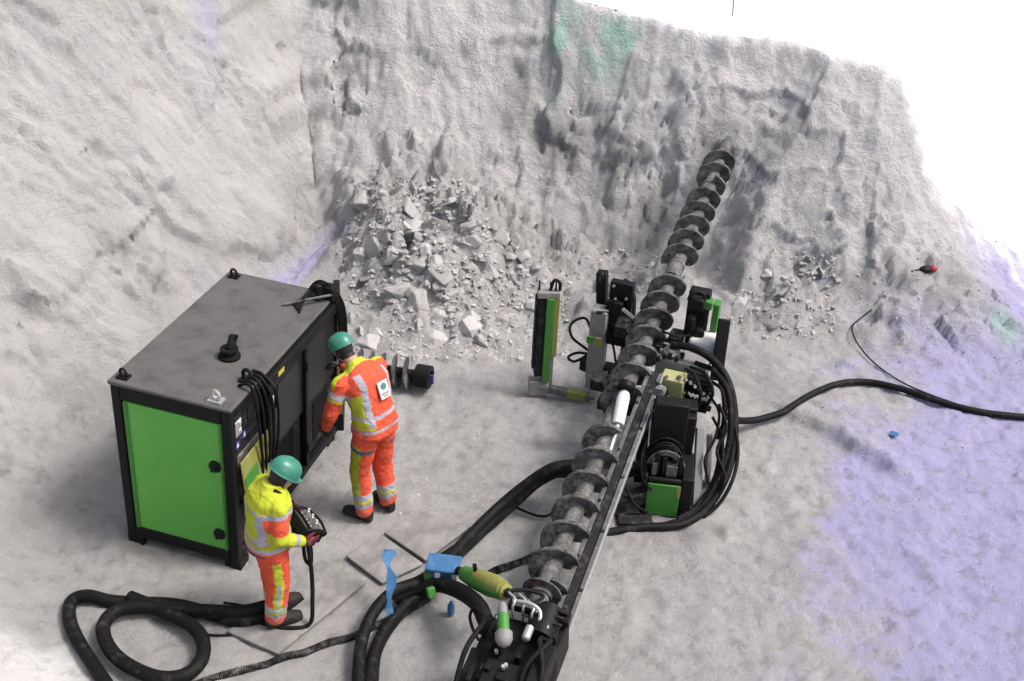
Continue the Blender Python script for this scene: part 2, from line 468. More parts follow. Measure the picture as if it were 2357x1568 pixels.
def terrain(x, y):
    z, dd, z0 = wall_z(x, y)
    az = np.arctan2(x - 1.0, y - 6.0)
    rz = np.interp(az, [-3.2, -1.2, rim_az[0] - .12] + rim_az + [rim_az[-1] + .3, 2.4, 3.2], [4.4, 6.0, 4.6] + rim_z + [.25, 1.2, 4.0])
    z = z0 + (z - z0) * np.clip((rz - z0) / .55 + .12, .12, 1)
    over = z - rz
    zz = np.where(over > 0, rz - .07 * np.minimum(over, 6), z)
    inm = np.clip(-dd * 2, 0, 1)
    # floor: tracked, lumpy, with a heap of spoil and a low broken ledge
    zz = zz + .035 * fbm(x * .7, y * .7, 3, 71) * inm + .018 * fbm(x * 3.1, y * 3.1, 4, 73)
    trk = rgf(x * 1.1 + .5 * y, y * .9, 74)
    zz = zz + inm * (.022 * trk + .034 * np.clip(pnoise(x * 4.5, y * 4.5, 75), -.1, 1) + .02 * facets(x * 4.2, y * 4.2, 79, .5) - .045 * np.clip(pnoise(x * 6.3 + 5, y * 6.3, 76) - .35, 0, 1)) + .014 * fbm(x * 9, y * 9, 3, 77, .65)
    fl = np.clip(1.6 - np.maximum(np.abs(x + 1.0) / 1.0, np.abs(y - 6.6) / .85), 0, 1)
    zz = zz * (1 - .85 * fl * (dd < 0))
    heap = .85 * gauss(x, y, -1.2, 12.0, 1.1, .8) + .5 * gauss(x, y, -.85, 10.95, .8, .75) + .42 * gauss(x, y, .35, 11.7, 1.0, .6)
    heap2 = .38 * gauss(x, y, 3.05, 10.95, .55, .4) + .35 * gauss(x, y, 1.75, 11.3, .45, .45) + .3 * gauss(x, y, .95, 10.7, .6, .35)
    heap3 = .5 * gauss(x, y, 4.7, 10.9, 1.0, .55); heap3 = heap3 + np.clip(heap3 * 3, 0, 1) * (.10 * facets(x * 2.2, y * 3.2, 93) + .05 * facets(x * 6, y * 7, 95))
    hp = heap + heap2
    zz = zz + hp * (1 + .25 * fbm(x * 3.2, y * 3.2, 3, 81)) + np.clip(hp * 2, 0, 1) * (.17 * facets(x * 3.1, y * 3.1, 85) + .06 * facets(x * 8, y * 8, 87) + .03 * facets(x * 17, y * 17, 89)) + heap3
    # ledge running down to the right, dropping toward the camera
    a_ = np.array([2.62, 9.2]); b_ = np.array([3.6, 8.2]); e = b_ - a_; L = np.hypot(*e); e = e / L; nrm = np.array([-e[1], e[0]])
    t = (x - a_[0]) * e[0] + (y - a_[1]) * e[1]; q = (x - a_[0]) * nrm[0] + (y - a_[1]) * nrm[1] + .07 * pnoise(t * 3, t * 0 + 3, 91)
    m = np.clip(1 - np.abs((t - L / 2) / (L * .62)) ** 3, 0, 1)
    zz = zz + .15 * m * np.exp(-np.clip(q, 0, 9) * 1.4) * (1 / (1 + np.exp(-q / .02)))
    return zz, over, dd, az, hp

def ter(x, y):
    return float(terrain(np.array([float(x)]), np.array([float(y)]))[0][0])

def hgt(x, y):
    i = np.clip(np.searchsorted(xs, x) - 1, 0, len(xs) - 2); k = np.clip(np.searchsorted(ys, y) - 1, 0, len(ys) - 2)
    fx = (x - xs[i]) / (xs[i + 1] - xs[i]); fy = (y - ys[k]) / (ys[k + 1] - ys[k])
    return (Z[k, i] * (1 - fx) + Z[k, i + 1] * fx) * (1 - fy) + (Z[k + 1, i] * (1 - fx) + Z[k + 1, i + 1] * fx) * fy
def on(px, py, lift=0.0, z=0.0):
    """point of the ground seen along a sight line"""
    dv = ray(px, py); ts = np.linspace(6, 24, 1800)
    zz = hgt(dv.x * ts, dv.y * ts); hit = zz > CAM_H + dv.z * ts
    i = int(np.argmax(hit)) if hit.any() else len(ts) - 1
    return Vector((dv.x * ts[i], dv.y * ts[i], float(zz[i]) + lift))
def dense(pts, lift):
    P = catmull([Vector((p[0], p[1], 0)) for p in pts], 5); q = [on(p.x, p.y) for p in P]
    zs = [max(q[max(0, i - 1)].z, q[i].z, q[min(len(q) - 1, i + 1)].z) for i in range(len(q))]
    for _k in range(3): zs = [sum(zs[max(0, i - 2):i + 3]) / len(zs[max(0, i - 2):i + 3]) for i in range(len(zs))]
    return [at(p.x, p.y, z_ + lift) for p, z_ in zip(P, zs)]
def gpath(r, *pts):
    return dense(pts, r * .85)

def grid_mesh(name, xs, ys, fz, keep=None):
    X, Y = np.meshgrid(xs, ys); Z = fz
    nx, ny = len(xs), len(ys)
    if isinstance(fz, tuple): X, Y, Z = fz
    v = np.stack([X.ravel(), Y.ravel(), Z.ravel()], 1)
    i = np.arange(nx * ny).reshape(ny, nx)
    q = np.stack([i[:-1, :-1], i[:-1, 1:], i[1:, 1:], i[1:, :-1]], -1).reshape(-1, 4)
    if keep is not None:
        kq = keep.ravel()[q].all(1); q = q[kq]
    used = np.unique(q); mp = np.full(nx * ny, -1); mp[used] = np.arange(len(used))
    v = v[used]; q = mp[q]
    me = bpy.data.meshes.new(name)
    me.vertices.add(len(v)); me.vertices.foreach_set('co', v.astype(np.float32).ravel())
    me.loops.add(q.size); me.loops.foreach_set('vertex_index', q.astype(np.int32).ravel())
    me.polygons.add(len(q)); me.polygons.foreach_set('loop_start', (np.arange(len(q)) * 4).astype(np.int32))
    me.update(calc_edges=True)
    me.polygons.foreach_set('use_smooth', np.ones(len(q), bool))
    return me, used

def axis_steps(segs):
    out = []
    for a, b, st in segs: out += list(np.arange(a, b, st))
    return np.array(out + [segs[-1][1]])
xs = axis_steps([(-60, -12, 6), (-12, -6.4, .14), (-6.4, 6.8, .03), (6.8, 12, .14), (12, 60, 6)])
ys = axis_steps([(-30, -6, 6), (-6, 4.6, .16), (4.6, 15.2, .03), (15.2, 20, .1), (20, 90, 7)])
X, Y = np.meshgrid(xs, ys)
Z, OVER, DD, AZ, HP = terrain(X, Y)
_, ARC = sdist(X, Y)
wz_, wd_, Z0 = wall_z(X, Y)
ZY, ZX = np.gradient(Z0, ys, xs); NL = np.sqrt(ZX ** 2 + ZY ** 2 + 1)
BR = broken(X, Y, Z0, DD, ARC) * np.clip(-OVER / .35, 0, 1) * (Y < 15.2) * (np.abs(X) < 7) * (Y > 4.6)
X2, Y2, Z2 = X - ZX / NL * BR, Y - ZY / NL * BR, Z + BR / NL
me, used = grid_mesh('pit_ground', xs, ys, (X2, Y2, Z2), OVER < .08)
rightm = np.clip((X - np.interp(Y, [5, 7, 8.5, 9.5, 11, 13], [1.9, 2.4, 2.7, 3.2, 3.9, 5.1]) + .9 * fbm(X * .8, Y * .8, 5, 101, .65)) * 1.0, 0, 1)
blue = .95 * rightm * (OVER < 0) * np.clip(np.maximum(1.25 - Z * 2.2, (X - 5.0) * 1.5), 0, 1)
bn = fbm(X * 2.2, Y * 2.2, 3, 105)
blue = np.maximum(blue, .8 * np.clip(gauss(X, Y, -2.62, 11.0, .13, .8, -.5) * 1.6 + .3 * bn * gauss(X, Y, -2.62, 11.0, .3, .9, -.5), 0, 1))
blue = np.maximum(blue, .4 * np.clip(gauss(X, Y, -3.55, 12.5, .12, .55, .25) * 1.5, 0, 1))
stain_shade = np.zeros_like(X)
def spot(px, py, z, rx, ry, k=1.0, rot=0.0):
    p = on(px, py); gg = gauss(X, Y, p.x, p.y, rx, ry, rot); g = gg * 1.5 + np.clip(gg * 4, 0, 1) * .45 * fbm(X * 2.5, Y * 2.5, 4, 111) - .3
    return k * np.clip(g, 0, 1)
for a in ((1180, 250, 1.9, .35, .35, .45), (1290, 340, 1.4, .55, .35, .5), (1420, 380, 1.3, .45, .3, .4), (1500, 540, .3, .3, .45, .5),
          (1640, 370, 1.2, .35, .35, .5), (1800, 340, 1.4, .5, .3, .3), (420, 1270, 0, .55, .25, .35), (1560, 1230, 0, .4, .2, .35),  # dark marks; the one before the cabinet is painted shade
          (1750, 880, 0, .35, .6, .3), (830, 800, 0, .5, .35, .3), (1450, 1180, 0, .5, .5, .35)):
    stain_shade = np.maximum(stain_shade, spot(*a))
stain_shade = np.maximum(stain_shade * 1.5, .35 * np.clip(fbm(X * .55 + 3, Y * .55, 4, 121) - .25, 0, 1))
SK = ARC + np.maximum(DD, 0) * np.interp(X, [-3.2, -1.6], [.9, .15])
wallm = np.clip(DD * 2, 0, 1)
strk = .6 * pnoise(SK * 3.1, DD * .5, 171) + .5 * pnoise(SK * 8.7, DD * .9, 173) + .35 * pnoise(SK * 21, DD * 2.2, 175)
stain_shade = np.maximum(stain_shade, wallm * np.interp(X, [-3, -1.5, 5], [.4, .15, .15]) * np.clip(strk - .18, 0, 1))
fine = fbm(X * 7, Y * 7, 4, 181, .7)
stain_shade = np.maximum(stain_shade, (1 - wallm) * .75 * np.clip(fine - .22, 0, 1))
moss = np.maximum(spot(1400, 75, 2.7, .45, .3, .8), spot(1285, 90, 2.4, .12, .35, .9)); moss = np.maximum(moss, np.maximum(spot(1450, 80, 2.7, .2, .2, 1), spot(2320, 745, 0, .35, .3, .6)))
pale = .6 * np.clip(np.interp(X, [-5.6, -3.0, -1.0, 3, 5], [1, .8, .3, .3, .6]) * np.clip(DD * 1.2, 0, 1) + 1.0 * np.clip(DD * 2, 0, 1) * np.interp(X, [-3, -1.5], [.5, 1]) + (.12 + .33 * np.clip(DD * 3, 0, 1)) * fbm(X * .8, Y * .8, 3, 131) - .1, 0, 1)
pale = np.maximum(pale, .6 * np.clip((X - 3.6) * .6, 0, 1) * np.clip(DD * 2, 0, 1))
for a in ((60, 1540, 0, .7, .28, 1.0), (330, 430, 0, .35, .6, .7), (200, 300, 0, .4, .7, .6), (880, 110, 0, .25, .6, .6), (2250, 560, 0, .5, .5, .7), (590, 180, 0, .2, .7, .5)):
    pale = np.maximum(pale, spot(*a))
pale = np.clip(np.maximum(pale, wallm * .8 * np.clip(-strk - .12, 0, 1)) - .35 * wallm * np.clip(strk, 0, 1), 0, 1)
corner = spot(30, 1530, 0, .55, .5, .75, .4)
rimm = np.clip(1 + (OVER + .10 * fbm(X * 4, Y * 4, 3, 191)) / .10, 0, 1) * (AZ > rim_az[0] - .05) * (AZ < 2.2) * np.clip((DD + .35) * 5, 0, 1)
rimm = np.maximum(rimm, corner)
pale = np.maximum(pale, (1 - wallm) * .4 * np.clip(-fine - .25, 0, 1))
moss = moss * np.clip(fbm(X * 3.3, Z * 3.3, 3, 201) * 2.2 + .55, 0, 1) * 1.0
for nm, arr in (('rimsnow', rimm), ('wall', np.clip(wallm * np.interp(X, [-3.2, -1.8], [.5, 1]) + np.clip(HP * 1.5, 0, .8), .38, 1)), ('blue', blue), ('stain_shade', stain_shade), ('moss', moss), ('pale', pale)):
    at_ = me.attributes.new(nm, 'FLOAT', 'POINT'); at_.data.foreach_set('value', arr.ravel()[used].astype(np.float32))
me.materials.append(M['ground'])
go = bpy.data.objects.new('ground', me); COL.objects.link(go); tag(go, kind='structure')

keep = (OVER > .0) & (AZ > rim_az[0] - .02) & (AZ < 2.2)
me, used = grid_mesh('snow', xs, ys, Z + .003 + .08 * np.clip(OVER - .15, 0, 1), keep)
me.materials.append(M['snow'])
so = bpy.data.objects.new('snow_ground', me); COL.objects.link(so); tag(so, kind='structure')

# ------------------------------------------------------------------ rocks
def rock_mesh(seed, mt):
    r = random.Random(seed); bm = bmesh.new()
    ax = Vector((1, r.uniform(.6, 1), r.uniform(.45, .85)))
    for k in range(r.randint(11, 18)):
        q = Vector((r.gauss(0, 1), r.gauss(0, 1), r.gauss(0, 1))).normalized() * r.uniform(.78, 1.0)
        bm.verts.new((q.x * ax.x, q.y * ax.y, q.z * ax.z))
    res = bmesh.ops.convex_hull(bm, input=bm.verts)
    bmesh.ops.delete(bm, geom=[g for g in res['geom_interior'] if isinstance(g, bmesh.types.BMVert)], context='VERTS')
    bmesh.ops.bevel(bm, geom=list(bm.edges), offset=.06, segments=1, affect='EDGES', clamp_overlap=True)
    bmesh.ops.triangulate(bm, faces=bm.faces)
    bmesh.ops.subdivide_edges(bm, edges=bm.edges, cuts=1)
    for v in bm.verts:
        v.co += v.co.normalized() * .07 * mnoise.noise(v.co * 2.3 + Vector((seed, 0, 0)))
    me = bpy.data.meshes.new('rock'); bm.to_mesh(me); bm.free()
    me.materials.append(M[mt]); me.shade_flat()
    return me
RM = [rock_mesh(s, 'rock' if s % 3 else 'rock_pale') for s in range(14)]
def rock(p, s, label, group):
    o = bpy.data.objects.new('rock', rng.choice(RM)); COL.objects.link(o)
    o.location = p; o.scale = (s, s, s * rng.uniform(.8, 1.1))
    o.rotation_euler = (rng.uniform(-.5, .5), rng.uniform(-.5, .5), rng.uniform(0, 6.3))
    return tag(o, label, 'rock', group)
GRAVEL = MB()
def pebble(seed):
    r = random.Random(seed); bm = bmesh.new()
    for k in range(10):
        q = Vector((r.gauss(0, 1), r.gauss(0, 1), r.gauss(0, 1))).normalized(); bm.verts.new((q.x, q.y * r.uniform(.6, 1), q.z * r.uniform(.45, .8)))
    res = bmesh.ops.convex_hull(bm, input=bm.verts)
    bmesh.ops.delete(bm, geom=[g for g in res['geom_interior'] if isinstance(g, bmesh.types.BMVert)], context='VERTS')
    bm.verts.index_update(); out = ([v.co.copy() for v in bm.verts], [tuple(v.index for v in f.verts) for f in bm.faces]); bm.free(); return out
PB = [pebble(k) for k in range(16)]
def gravel(p, s):
    pv, pf = rng.choice(PB); q = Matrix.Rotation(rng.uniform(0, 6.3), 3, 'Z') @ Matrix.Rotation(rng.uniform(-.5, .5), 3, 'X')
    GRAVEL.add([p + q @ v * s for v in pv], pf)
def scatter(n, box, smin, smax, label, group, pw=2.2, dens=None):
    k = 0
    while k < n:
        px, py = rng.uniform(box[0], box[2]), rng.uniform(box[1], box[3])
        if dens and rng.random() > dens(px, py): continue
        p = on(px, py); s = smin + (smax - smin) * rng.random() ** pw
        p.z -= s * .25
        if group: rock(p, s, label, group)
        else: gravel(p, s)
        k += 1
hd = lambda x, y: max(0, 1 - abs((x - 1000 - (y - 610) * .35) / (150 + (y - 400) * .42))) ** .7
GB = 'blocks of the rubble heap behind the cabinet'
scatter(150, (790, 430, 1260, 790), .06, .22, 'grey block of rock in the rubble heap behind the black cabinet', GB, 2.0, hd)
scatter(2200, (770, 410, 1320, 830), .010, .06, None, None, 2.2, hd)
scatter(26, (1340, 570, 1520, 670), .03, .10, 'grey rock in the low rubble behind the green jack and the drill', 'rocks behind the drill rig')
scatter(200, (1230, 570, 1600, 700), .01, .045, None, None, 2)
scatter(30, (1690, 600, 1890, 750), .05, .16, 'pale grey rock in the rubble right of the auger at the foot of the wall', 'rocks right of the auger')
scatter(420, (1650, 570, 1930, 780), .010, .055, None, None, 2.4)
scatter(420, (1700, 760, 2350, 1250), .005, .026, None, None, 3)
scatter(420, (1330, 1220, 2350, 1560), .004, .015, None, None, 3)
scatter(420, (760, 780, 1450, 1300), .005, .024, None, None, 3)
scatter(260, (20, 900, 900, 1560), .004, .018, None, None, 3)
scatter(60, (1940, 540, 2300, 760), .01, .04, None, None, 2)
tag(GRAVEL.build('loose_gravel', 'rock', None, 0, 0), 'small loose stones strewn over the rubble heap, slopes and floor of the pit', 'gravel', None, 'stuff')
# ------------------------------------------------------------------ cabinet (hydraulic power pack)
def rot3(a, b, c):
    return Matrix.Rotation(a, 3, 'Z') @ Matrix.Rotation(b, 3, 'Y') @ Matrix.Rotation(c, 3, 'X')
RC = rot3(-.253, .038, -.012); OC = Vector((-2.057, 6.595, .05)); CL, CW, CH = 1.852, .978, 1.508
def C(x, y, z): return OC + RC @ Vector((x, y, z))
cab = thing('power_pack_cabinet', C(-CW / 2, CL / 2, -.05), 'big black steel cabinet with green perforated end panel and dusty grey roof', 'power pack')
def cbox(mb, x0, x1, y0, y1, z0, z1, mi=0):
    mb.box(C((x0 + x1) / 2, (y0 + y1) / 2, (z0 + z1) / 2), (abs(x1 - x0), abs(y1 - y0), abs(z1 - z0)), RC, mi)
b = MB()                                                            # frame
pw = .075
for x in (-CW + pw / 2, -pw / 2):
    for y in (pw / 2, CL - pw / 2):
        cbox(b, x - pw / 2, x + pw / 2, y - pw / 2, y + pw / 2, 0.02, CH - .035)
cbox(b, -CW + pw, -pw, 0, pw, CH - .16, CH - .035); cbox(b, -CW + pw, -pw, 0, pw, .02, .13)
cbox(b, -CW + pw, -pw, CL - pw, CL, CH - .12, CH - .035); cbox(b, -CW + pw, -pw, CL - pw, CL, .02, .13)
for x in (-CW, -pw):
    cbox(b, x, x + pw, pw, CL - pw, CH - .12, CH - .035); cbox(b, x, x + pw, pw, CL - pw, .02, .12)
b.build('frame', 'black', cab, .012)
b = MB()
cbox(b, -CW - .012, .012, -.012, CL + .012, CH - .035, CH)
b.build('roof', 'roof', cab, .012)
b = MB()
cbox(b, -CW + .02, -CW + .035, pw, CL - pw, .12, CH - .12); cbox(b, -CW + pw, -pw, CL - .035, CL - .02, .13, CH - .12)
cbox(b, -CW + .05, -.05, .06, CL - .05, .06, .075)
b.build('rear_wall', 'black', cab)
# perforated green end panel: real staggered holes
m_, t_, bs_ = new_mat('perforated_green_sheet')
N_, L_ = t_.nodes, t_.links
tc_ = N_.new('ShaderNodeTexCoord'); vo = N_.new('ShaderNodeTexVoronoi'); vo.inputs['Scale'].default_value = 37; vo.inputs['Randomness'].default_value = .05
L_.new(tc_.outputs['Object'], vo.inputs['Vector'])
rp = N_.new('ShaderNodeMapRange'); rp.inputs[1].default_value = .26; rp.inputs[2].default_value = .34
L_.new(vo.outputs['Distance'], rp.inputs[0])
nz_ = N_.new('ShaderNodeTexNoise'); nz_.inputs['Scale'].default_value = 2.2; nz_.inputs['Detail'].default_value = 8; L_.new(tc_.outputs['Object'], nz_.inputs['Vector'])
m1 = N_.new('ShaderNodeMix'); m1.data_type = 'RGBA'; m1.inputs[6].default_value = (.07, .34, .042, 1); m1.inputs[7].default_value = (.115, .43, .068, 1)
L_.new(nz_.outputs['Fac'], m1.inputs[0])
m2 = N_.new('ShaderNodeMix'); m2.data_type = 'RGBA'; m2.inputs[6].default_value = (.068, .33, .042, 1); L_.new(m1.outputs[2], m2.inputs[7]); L_.new(rp.outputs[0], m2.inputs[0])
L_.new(m1.outputs[2], bs_.inputs['Base Color']); bs_.inputs['Roughness'].default_value = .5
bp_ = N_.new('ShaderNodeBump'); bp_.inputs['Strength'].default_value = .0; bp_.inputs['Distance'].default_value = .004; L_.new(rp.outputs[0], bp_.inputs['Height']); L_.new(bp_.outputs[0], bs_.inputs['Normal'])
M['perf'] = m_
b = MB(); cbox(b, -CW + pw + .012, -pw - .012, .012, .03, .075, CH - .16 - .012)
pan = b.build('end_panel', 'perf', cab, .006)
for x0_, x1_ in ((-CW + pw + .014, -CW + pw + .05), (-pw - .034, -pw - .014)):
    b = MB(); cbox(b, x0_, x1_, .004, .012, .12, CH - .18); b.build('panel_flange', 'green', pan, .002)
for z in (.94, .28):
    b = MB(); c0 = C(-.155, .012, z)
    F = RC
    b.lathe(c0, RC @ Vector((0, -1, 0)), [(0, .052), (.014, .05), (.018, .042)], 22)
    b.box(C(-.155, -.012, z), (.02, .018, .085), RC @ Matrix.Rotation(.5, 3, 'Y'))
    b.build('latch', 'black', pan)
# side with controls
b = MB(); cbox(b, -.05, -.03, pw, .50, .55, CH - .12); cbox(b, -.06, -.04, pw, .5, .12, .50)
ctl = b.build('control_panel', 'black_dusty', cab)
b = MB(); cbox(b, -.03, -.026, .10, .20, 1.17, 1.30); b.build('label_plate', 'white', ctl)
b = MB()
for k in range(5): cbox(b, -.026, -.0245, .11, .11 + .05 + .03 * (k % 3) * .9, 1.275 - k * .024, 1.287 - k * .024)
b.build('label_mark', 'black', ctl)
for y, z in ((.13, 1.09), (.24, 1.12)):
    b = MB(); b.cyl(C(-.03, y, z), C(-.026, y, z), .034, n=24); d = b.build('safety_sign', 'blue_label', ctl)
    b = MB(); b.cyl(C(-.026, y, z + .012), C(-.0245, y, z + .012), .008, n=12); cbox(b, -.026, -.0245, y - .014, y + .014, z - .018, z + .002); b.build('sign_symbol', 'white', d)
b = MB(); cbox(b, -.03, -.024, .30, .38, 1.22, 1.32); b.build('display', 'glass', ctl)
b = MB(); cbox(b, -.03, -.015, .1, .46, .62, 1.0); b.build('valve_cover', 'steel', ctl, .006)
# green flap below the controls, hinged out; olive area paints its tinted reflection
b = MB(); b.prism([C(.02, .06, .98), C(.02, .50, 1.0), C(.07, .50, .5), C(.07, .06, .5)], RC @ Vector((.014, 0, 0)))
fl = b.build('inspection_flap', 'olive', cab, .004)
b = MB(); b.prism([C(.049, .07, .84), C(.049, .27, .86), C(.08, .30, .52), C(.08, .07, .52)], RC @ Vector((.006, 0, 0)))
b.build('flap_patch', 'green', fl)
# compartment with dark doors
b = MB()
cbox(b, .0, .05, .52, .60, .10, CH - .05); cbox(b, .0, .05, CL - .06, CL, .10, CH - .05)
cbox(b, .0, .05, .60, CL - .06, CH - .14, CH - .05); cbox(b, .0, .05, .60, CL - .06, .10, .17); cbox(b, .0, .05, 1.16, 1.21, .17, CH - .14)
dfr = b.build('door_frame', 'black', cab, .006)
b = MB(); cbox(b, .01, .022, .60, 1.16, .75, CH - .14); cbox(b, .01, .022, 1.21, CL - .06, .75, CH - .14); b.build('dark_panel', 'glass', dfr)
b = MB(); cbox(b, -.02, -.008, .60, 1.16, .17, .75); cbox(b, -.02, -.008, 1.21, CL - .06, .17, .75); b.build('lower_panel', 'black_dusty', dfr)
for y_ in (.72, 1.40):
    b = MB(); cbox(b, -.008, -.002, y_, y_ + .30, .26, .66); b.build('grille', 'dark', dfr)
b = MB(); cbox(b, .022, .03, .70, 1.06, 1.02, 1.30); b.build('window', 'glass', dfr)
for y_ in (.60, 1.16):
    for z_ in (.35, 1.2):
        b = MB(); b.cyl(C(.056, y_ + .01, z_ - .05), C(.056, y_ + .01, z_ + .05), .012, n=10); b.build('hinge', 'black_dusty', dfr)
b = MB(); cbox(b, .022, .04, .63, .66, .95, 1.15); b.build('handle', 'steel', dfr)
b = MB(); cbox(b, .05, .053, .67, .77, CH - .115, CH - .075); b.build('warning_sticker', 'yellow', dfr)
b = MB(); cbox(b, .05, .053, .535, .58, 1.18, 1.28); b.build('white_sticker', 'white', dfr)
# open door at the far end, edge on
hg = C(.075, CL - .03, 0); dv_ = Vector((hg.x, hg.y, 0)).normalized(); dv_ = Vector((dv_.x + .05, dv_.y, 0)).normalized(); dn_ = Vector((dv_.y, -dv_.x, 0))
def dbox(b, a0, a1, t0, t1, z0, z1):
    b.box(hg + dv_ * (a0 + a1) / 2 + dn_ * (t0 + t1) / 2 + Vector((0, 0, (z0 + z1) / 2)), (abs(t1 - t0), abs(a1 - a0), z1 - z0), Matrix((dn_, dv_, Vector((0, 0, 1)))).transposed())
b = MB(); dbox(b, 0, .42, -.02, .035, .1, CH - .06)
dr = b.build('open_door', 'black', cab, .006)
b = MB(); dbox(b, -.012, -.001, -.018, .03, 1.06, CH - .12); dr1 = b.build('door_edge_strip', 'olive', dr)
b = MB(); dbox(b, -.012, -.001, -.018, .03, .30, .80); b.build('door_edge_strip', 'olive', dr)
b = MB(); dbox(b, -.012, -.001, -.018, .02, .80, 1.06); b.build('door_white_strip', 'white', dr)
# roof fittings
def eye(x, y, s=1.0):
    b = MB(); b.box(C(x, y, CH + .008), (.09 * s, .07 * s, .016), RC); b.ring(C(x, y, CH + .04 * s), RC @ Vector((.3, 1, 0)), .034 * s, .011 * s)
    b.build('lifting_eye', 'black', cab)
eye(-.055, .38, 1.3); eye(-CW + .08, .07); eye(-CW + .08, CL - .08)
b = MB(); b.box(C(-.14, .06, CH + .008), (.11, .08, .016), RC); b.ring(C(-.14, .06, CH + .05), RC @ Vector((.3, 1, 0)), .036, .012); b.build('lifting_eye', 'bright', cab)
b = MB(); b.lathe(C(-.33, .62, CH), RC @ Vector((0, 0, 1)), [(0, .085), (.02, .085), (.03, .055), (.06, .055), (.065, .07), (.08, .07)], 22)
b.tube([C(-.33, .62, CH + .07), C(-.33, .66, CH + .10), C(-.36, .74, CH + .10)], .035)
b.tube([C(-.33, .66, CH + .09), C(-.30, .70, CH + .16)], .014, sub=0)
b.build('exhaust_stub', 'dark', cab)
b = MB()                                                            # cable cluster at the far corner
b.lathe(C(-.1, CL - .12, CH), RC @ Vector((0, 0, 1)), [(0, .06), (.02, .06), (.03, .05), (.13, .05), (.15, .03)], 18)
b.box(C(-.02, CL - .08, CH + .06), (.12, .1, .12), RC)
bc = b.build('junction_box', 'black', cab, .004)
b = MB()
for k in range(5):
    o = .03 * k
    b.tube([C(-.25 + o, CL - .3 - o, CH + .01), C(-.16, CL - .22 + o * .4, CH + .04 + o * .4), C(-.05, CL - .12, CH + .05 + o), C(.06 + .01 * k, CL - .06 + .01 * k, CH - .1), C(.075 + .012 * k, CL - .03, .75), C(.08 + .012 * k, CL, .3 + .1 * k)], .011)
b.build('cable', 'rubber', cab)
b = MB(); b.tube([C(-.3, CL - .36, CH + .015), C(-.12, CL - .25, CH + .05), C(.03, CL - .12, CH + .06)], .012); b.build('steel_pipe', 'steel', cab)
b = MB()                                                            # hoses over the near side
for k in range(5):
    y = .27 + .055 * k
    b.tube([C(-.08, y + .02, CH + .01), C(.02, y, CH + .05 - .012 * k), C(.07 + .012 * k, y - .005, CH - .12), C(.075 + .01 * k, y + .03, 1.05), C(.06, y + .07, .7), C(-.02, y + .1, .5)], .0125)
b.build('hydraulic_hose', 'rubber', cab)
for x in (-CW + .06, -.06):
    for y in (.08, CL - .08):
        b = MB(); cbox(b, x - .07, x + .07, y - .07, y + .07, -.12, .022); b.build('foot', 'black', cab, .006)

# spare length of auger lying on the floor behind the worker
S0, S1 = at(835, 842, .15), at(985, 868, .15)
SD = (S1 - S0).normalized(); SF = frame(SD)
sp = thing('spare_auger', on(905, 885), 'short spare length of dark screw auger lying on the floor behind the worker in orange', 'auger')
b = MB(); b.cyl(S0 - SD * .1, S1 - SD * .08, .05, n=20); b.build('shaft', 'black_dusty', sp)
def spiral(F0, D, F, t0, t1, r1, r0, pitch, th, sgn, name, mt, parent, n_=26):
    n = max(8, int((t1 - t0) / pitch * n_)); b = MB(); vs = []; fs = []
    for i in range(n + 1):
        t = t0 + (t1 - t0) * i / n; a = sgn * 2 * math.pi * t / pitch; c = F0 + D * t; rd_ = F @ Vector((math.cos(a), 0, math.sin(a)))
        for r_, o_ in ((r0, -th / 2), (r1, -th / 2), (r1, th / 2), (r0, th / 2)): vs.append(c + rd_ * r_ + D * o_)
    for i in range(n):
        for k in range(4): fs.append((i * 4 + k, i * 4 + (k + 1) % 4, i * 4 + 4 + (k + 1) % 4, i * 4 + 4 + k))
    fs += [(3, 2, 1, 0), (n * 4, n * 4 + 1, n * 4 + 2, n * 4 + 3)]
    b.add(vs, fs); return b.build(name, mt, parent)
spiral(S0, SD, SF, -.1, (S1 - S0).length - .16, .165, .045, .12, .016, -1, 'flighting', 'auger', sp)
b = MB(); b.lathe(S1 - SD * .14, SD, [(0, .06), (.02, .115), (.17, .115), (.172, .07), (.08, .068), (.079, .0)], 26); eb = b.build('coupling', 'black', sp)
b = MB(); b.box(S1 + SD * .035 + Vector((.0, -.03, .0)), (.012, .05, .10), SF); b.build('label_plate', 'blue_label', eb)

# ------------------------------------------------------------------ steel mats
def mat_plate(label, quad, th=.03, z=.022):
    b = MB(); b.prism([at(q[0], q[1], 0) + Vector((0, 0, z)) for q in quad], (0, 0, th)); o = b.build('ground_mat', 'plate', None, .006)
    return tag(o, label, 'ground mat')
mat_plate('grey steel mat under the boots of the worker in yellow', [(742, 1298), (842, 1350), (640, 1516), (522, 1464)], .03)
mat_plate('dusty grey mat on the floor before the worker in orange', [(970, 1186), (1082, 1222), (980, 1300), (884, 1236)], .028)
mat_plate('dusty grey mat lying nearest the blue strap', [(880, 1240), (974, 1306), (880, 1352), (796, 1288)], .024)

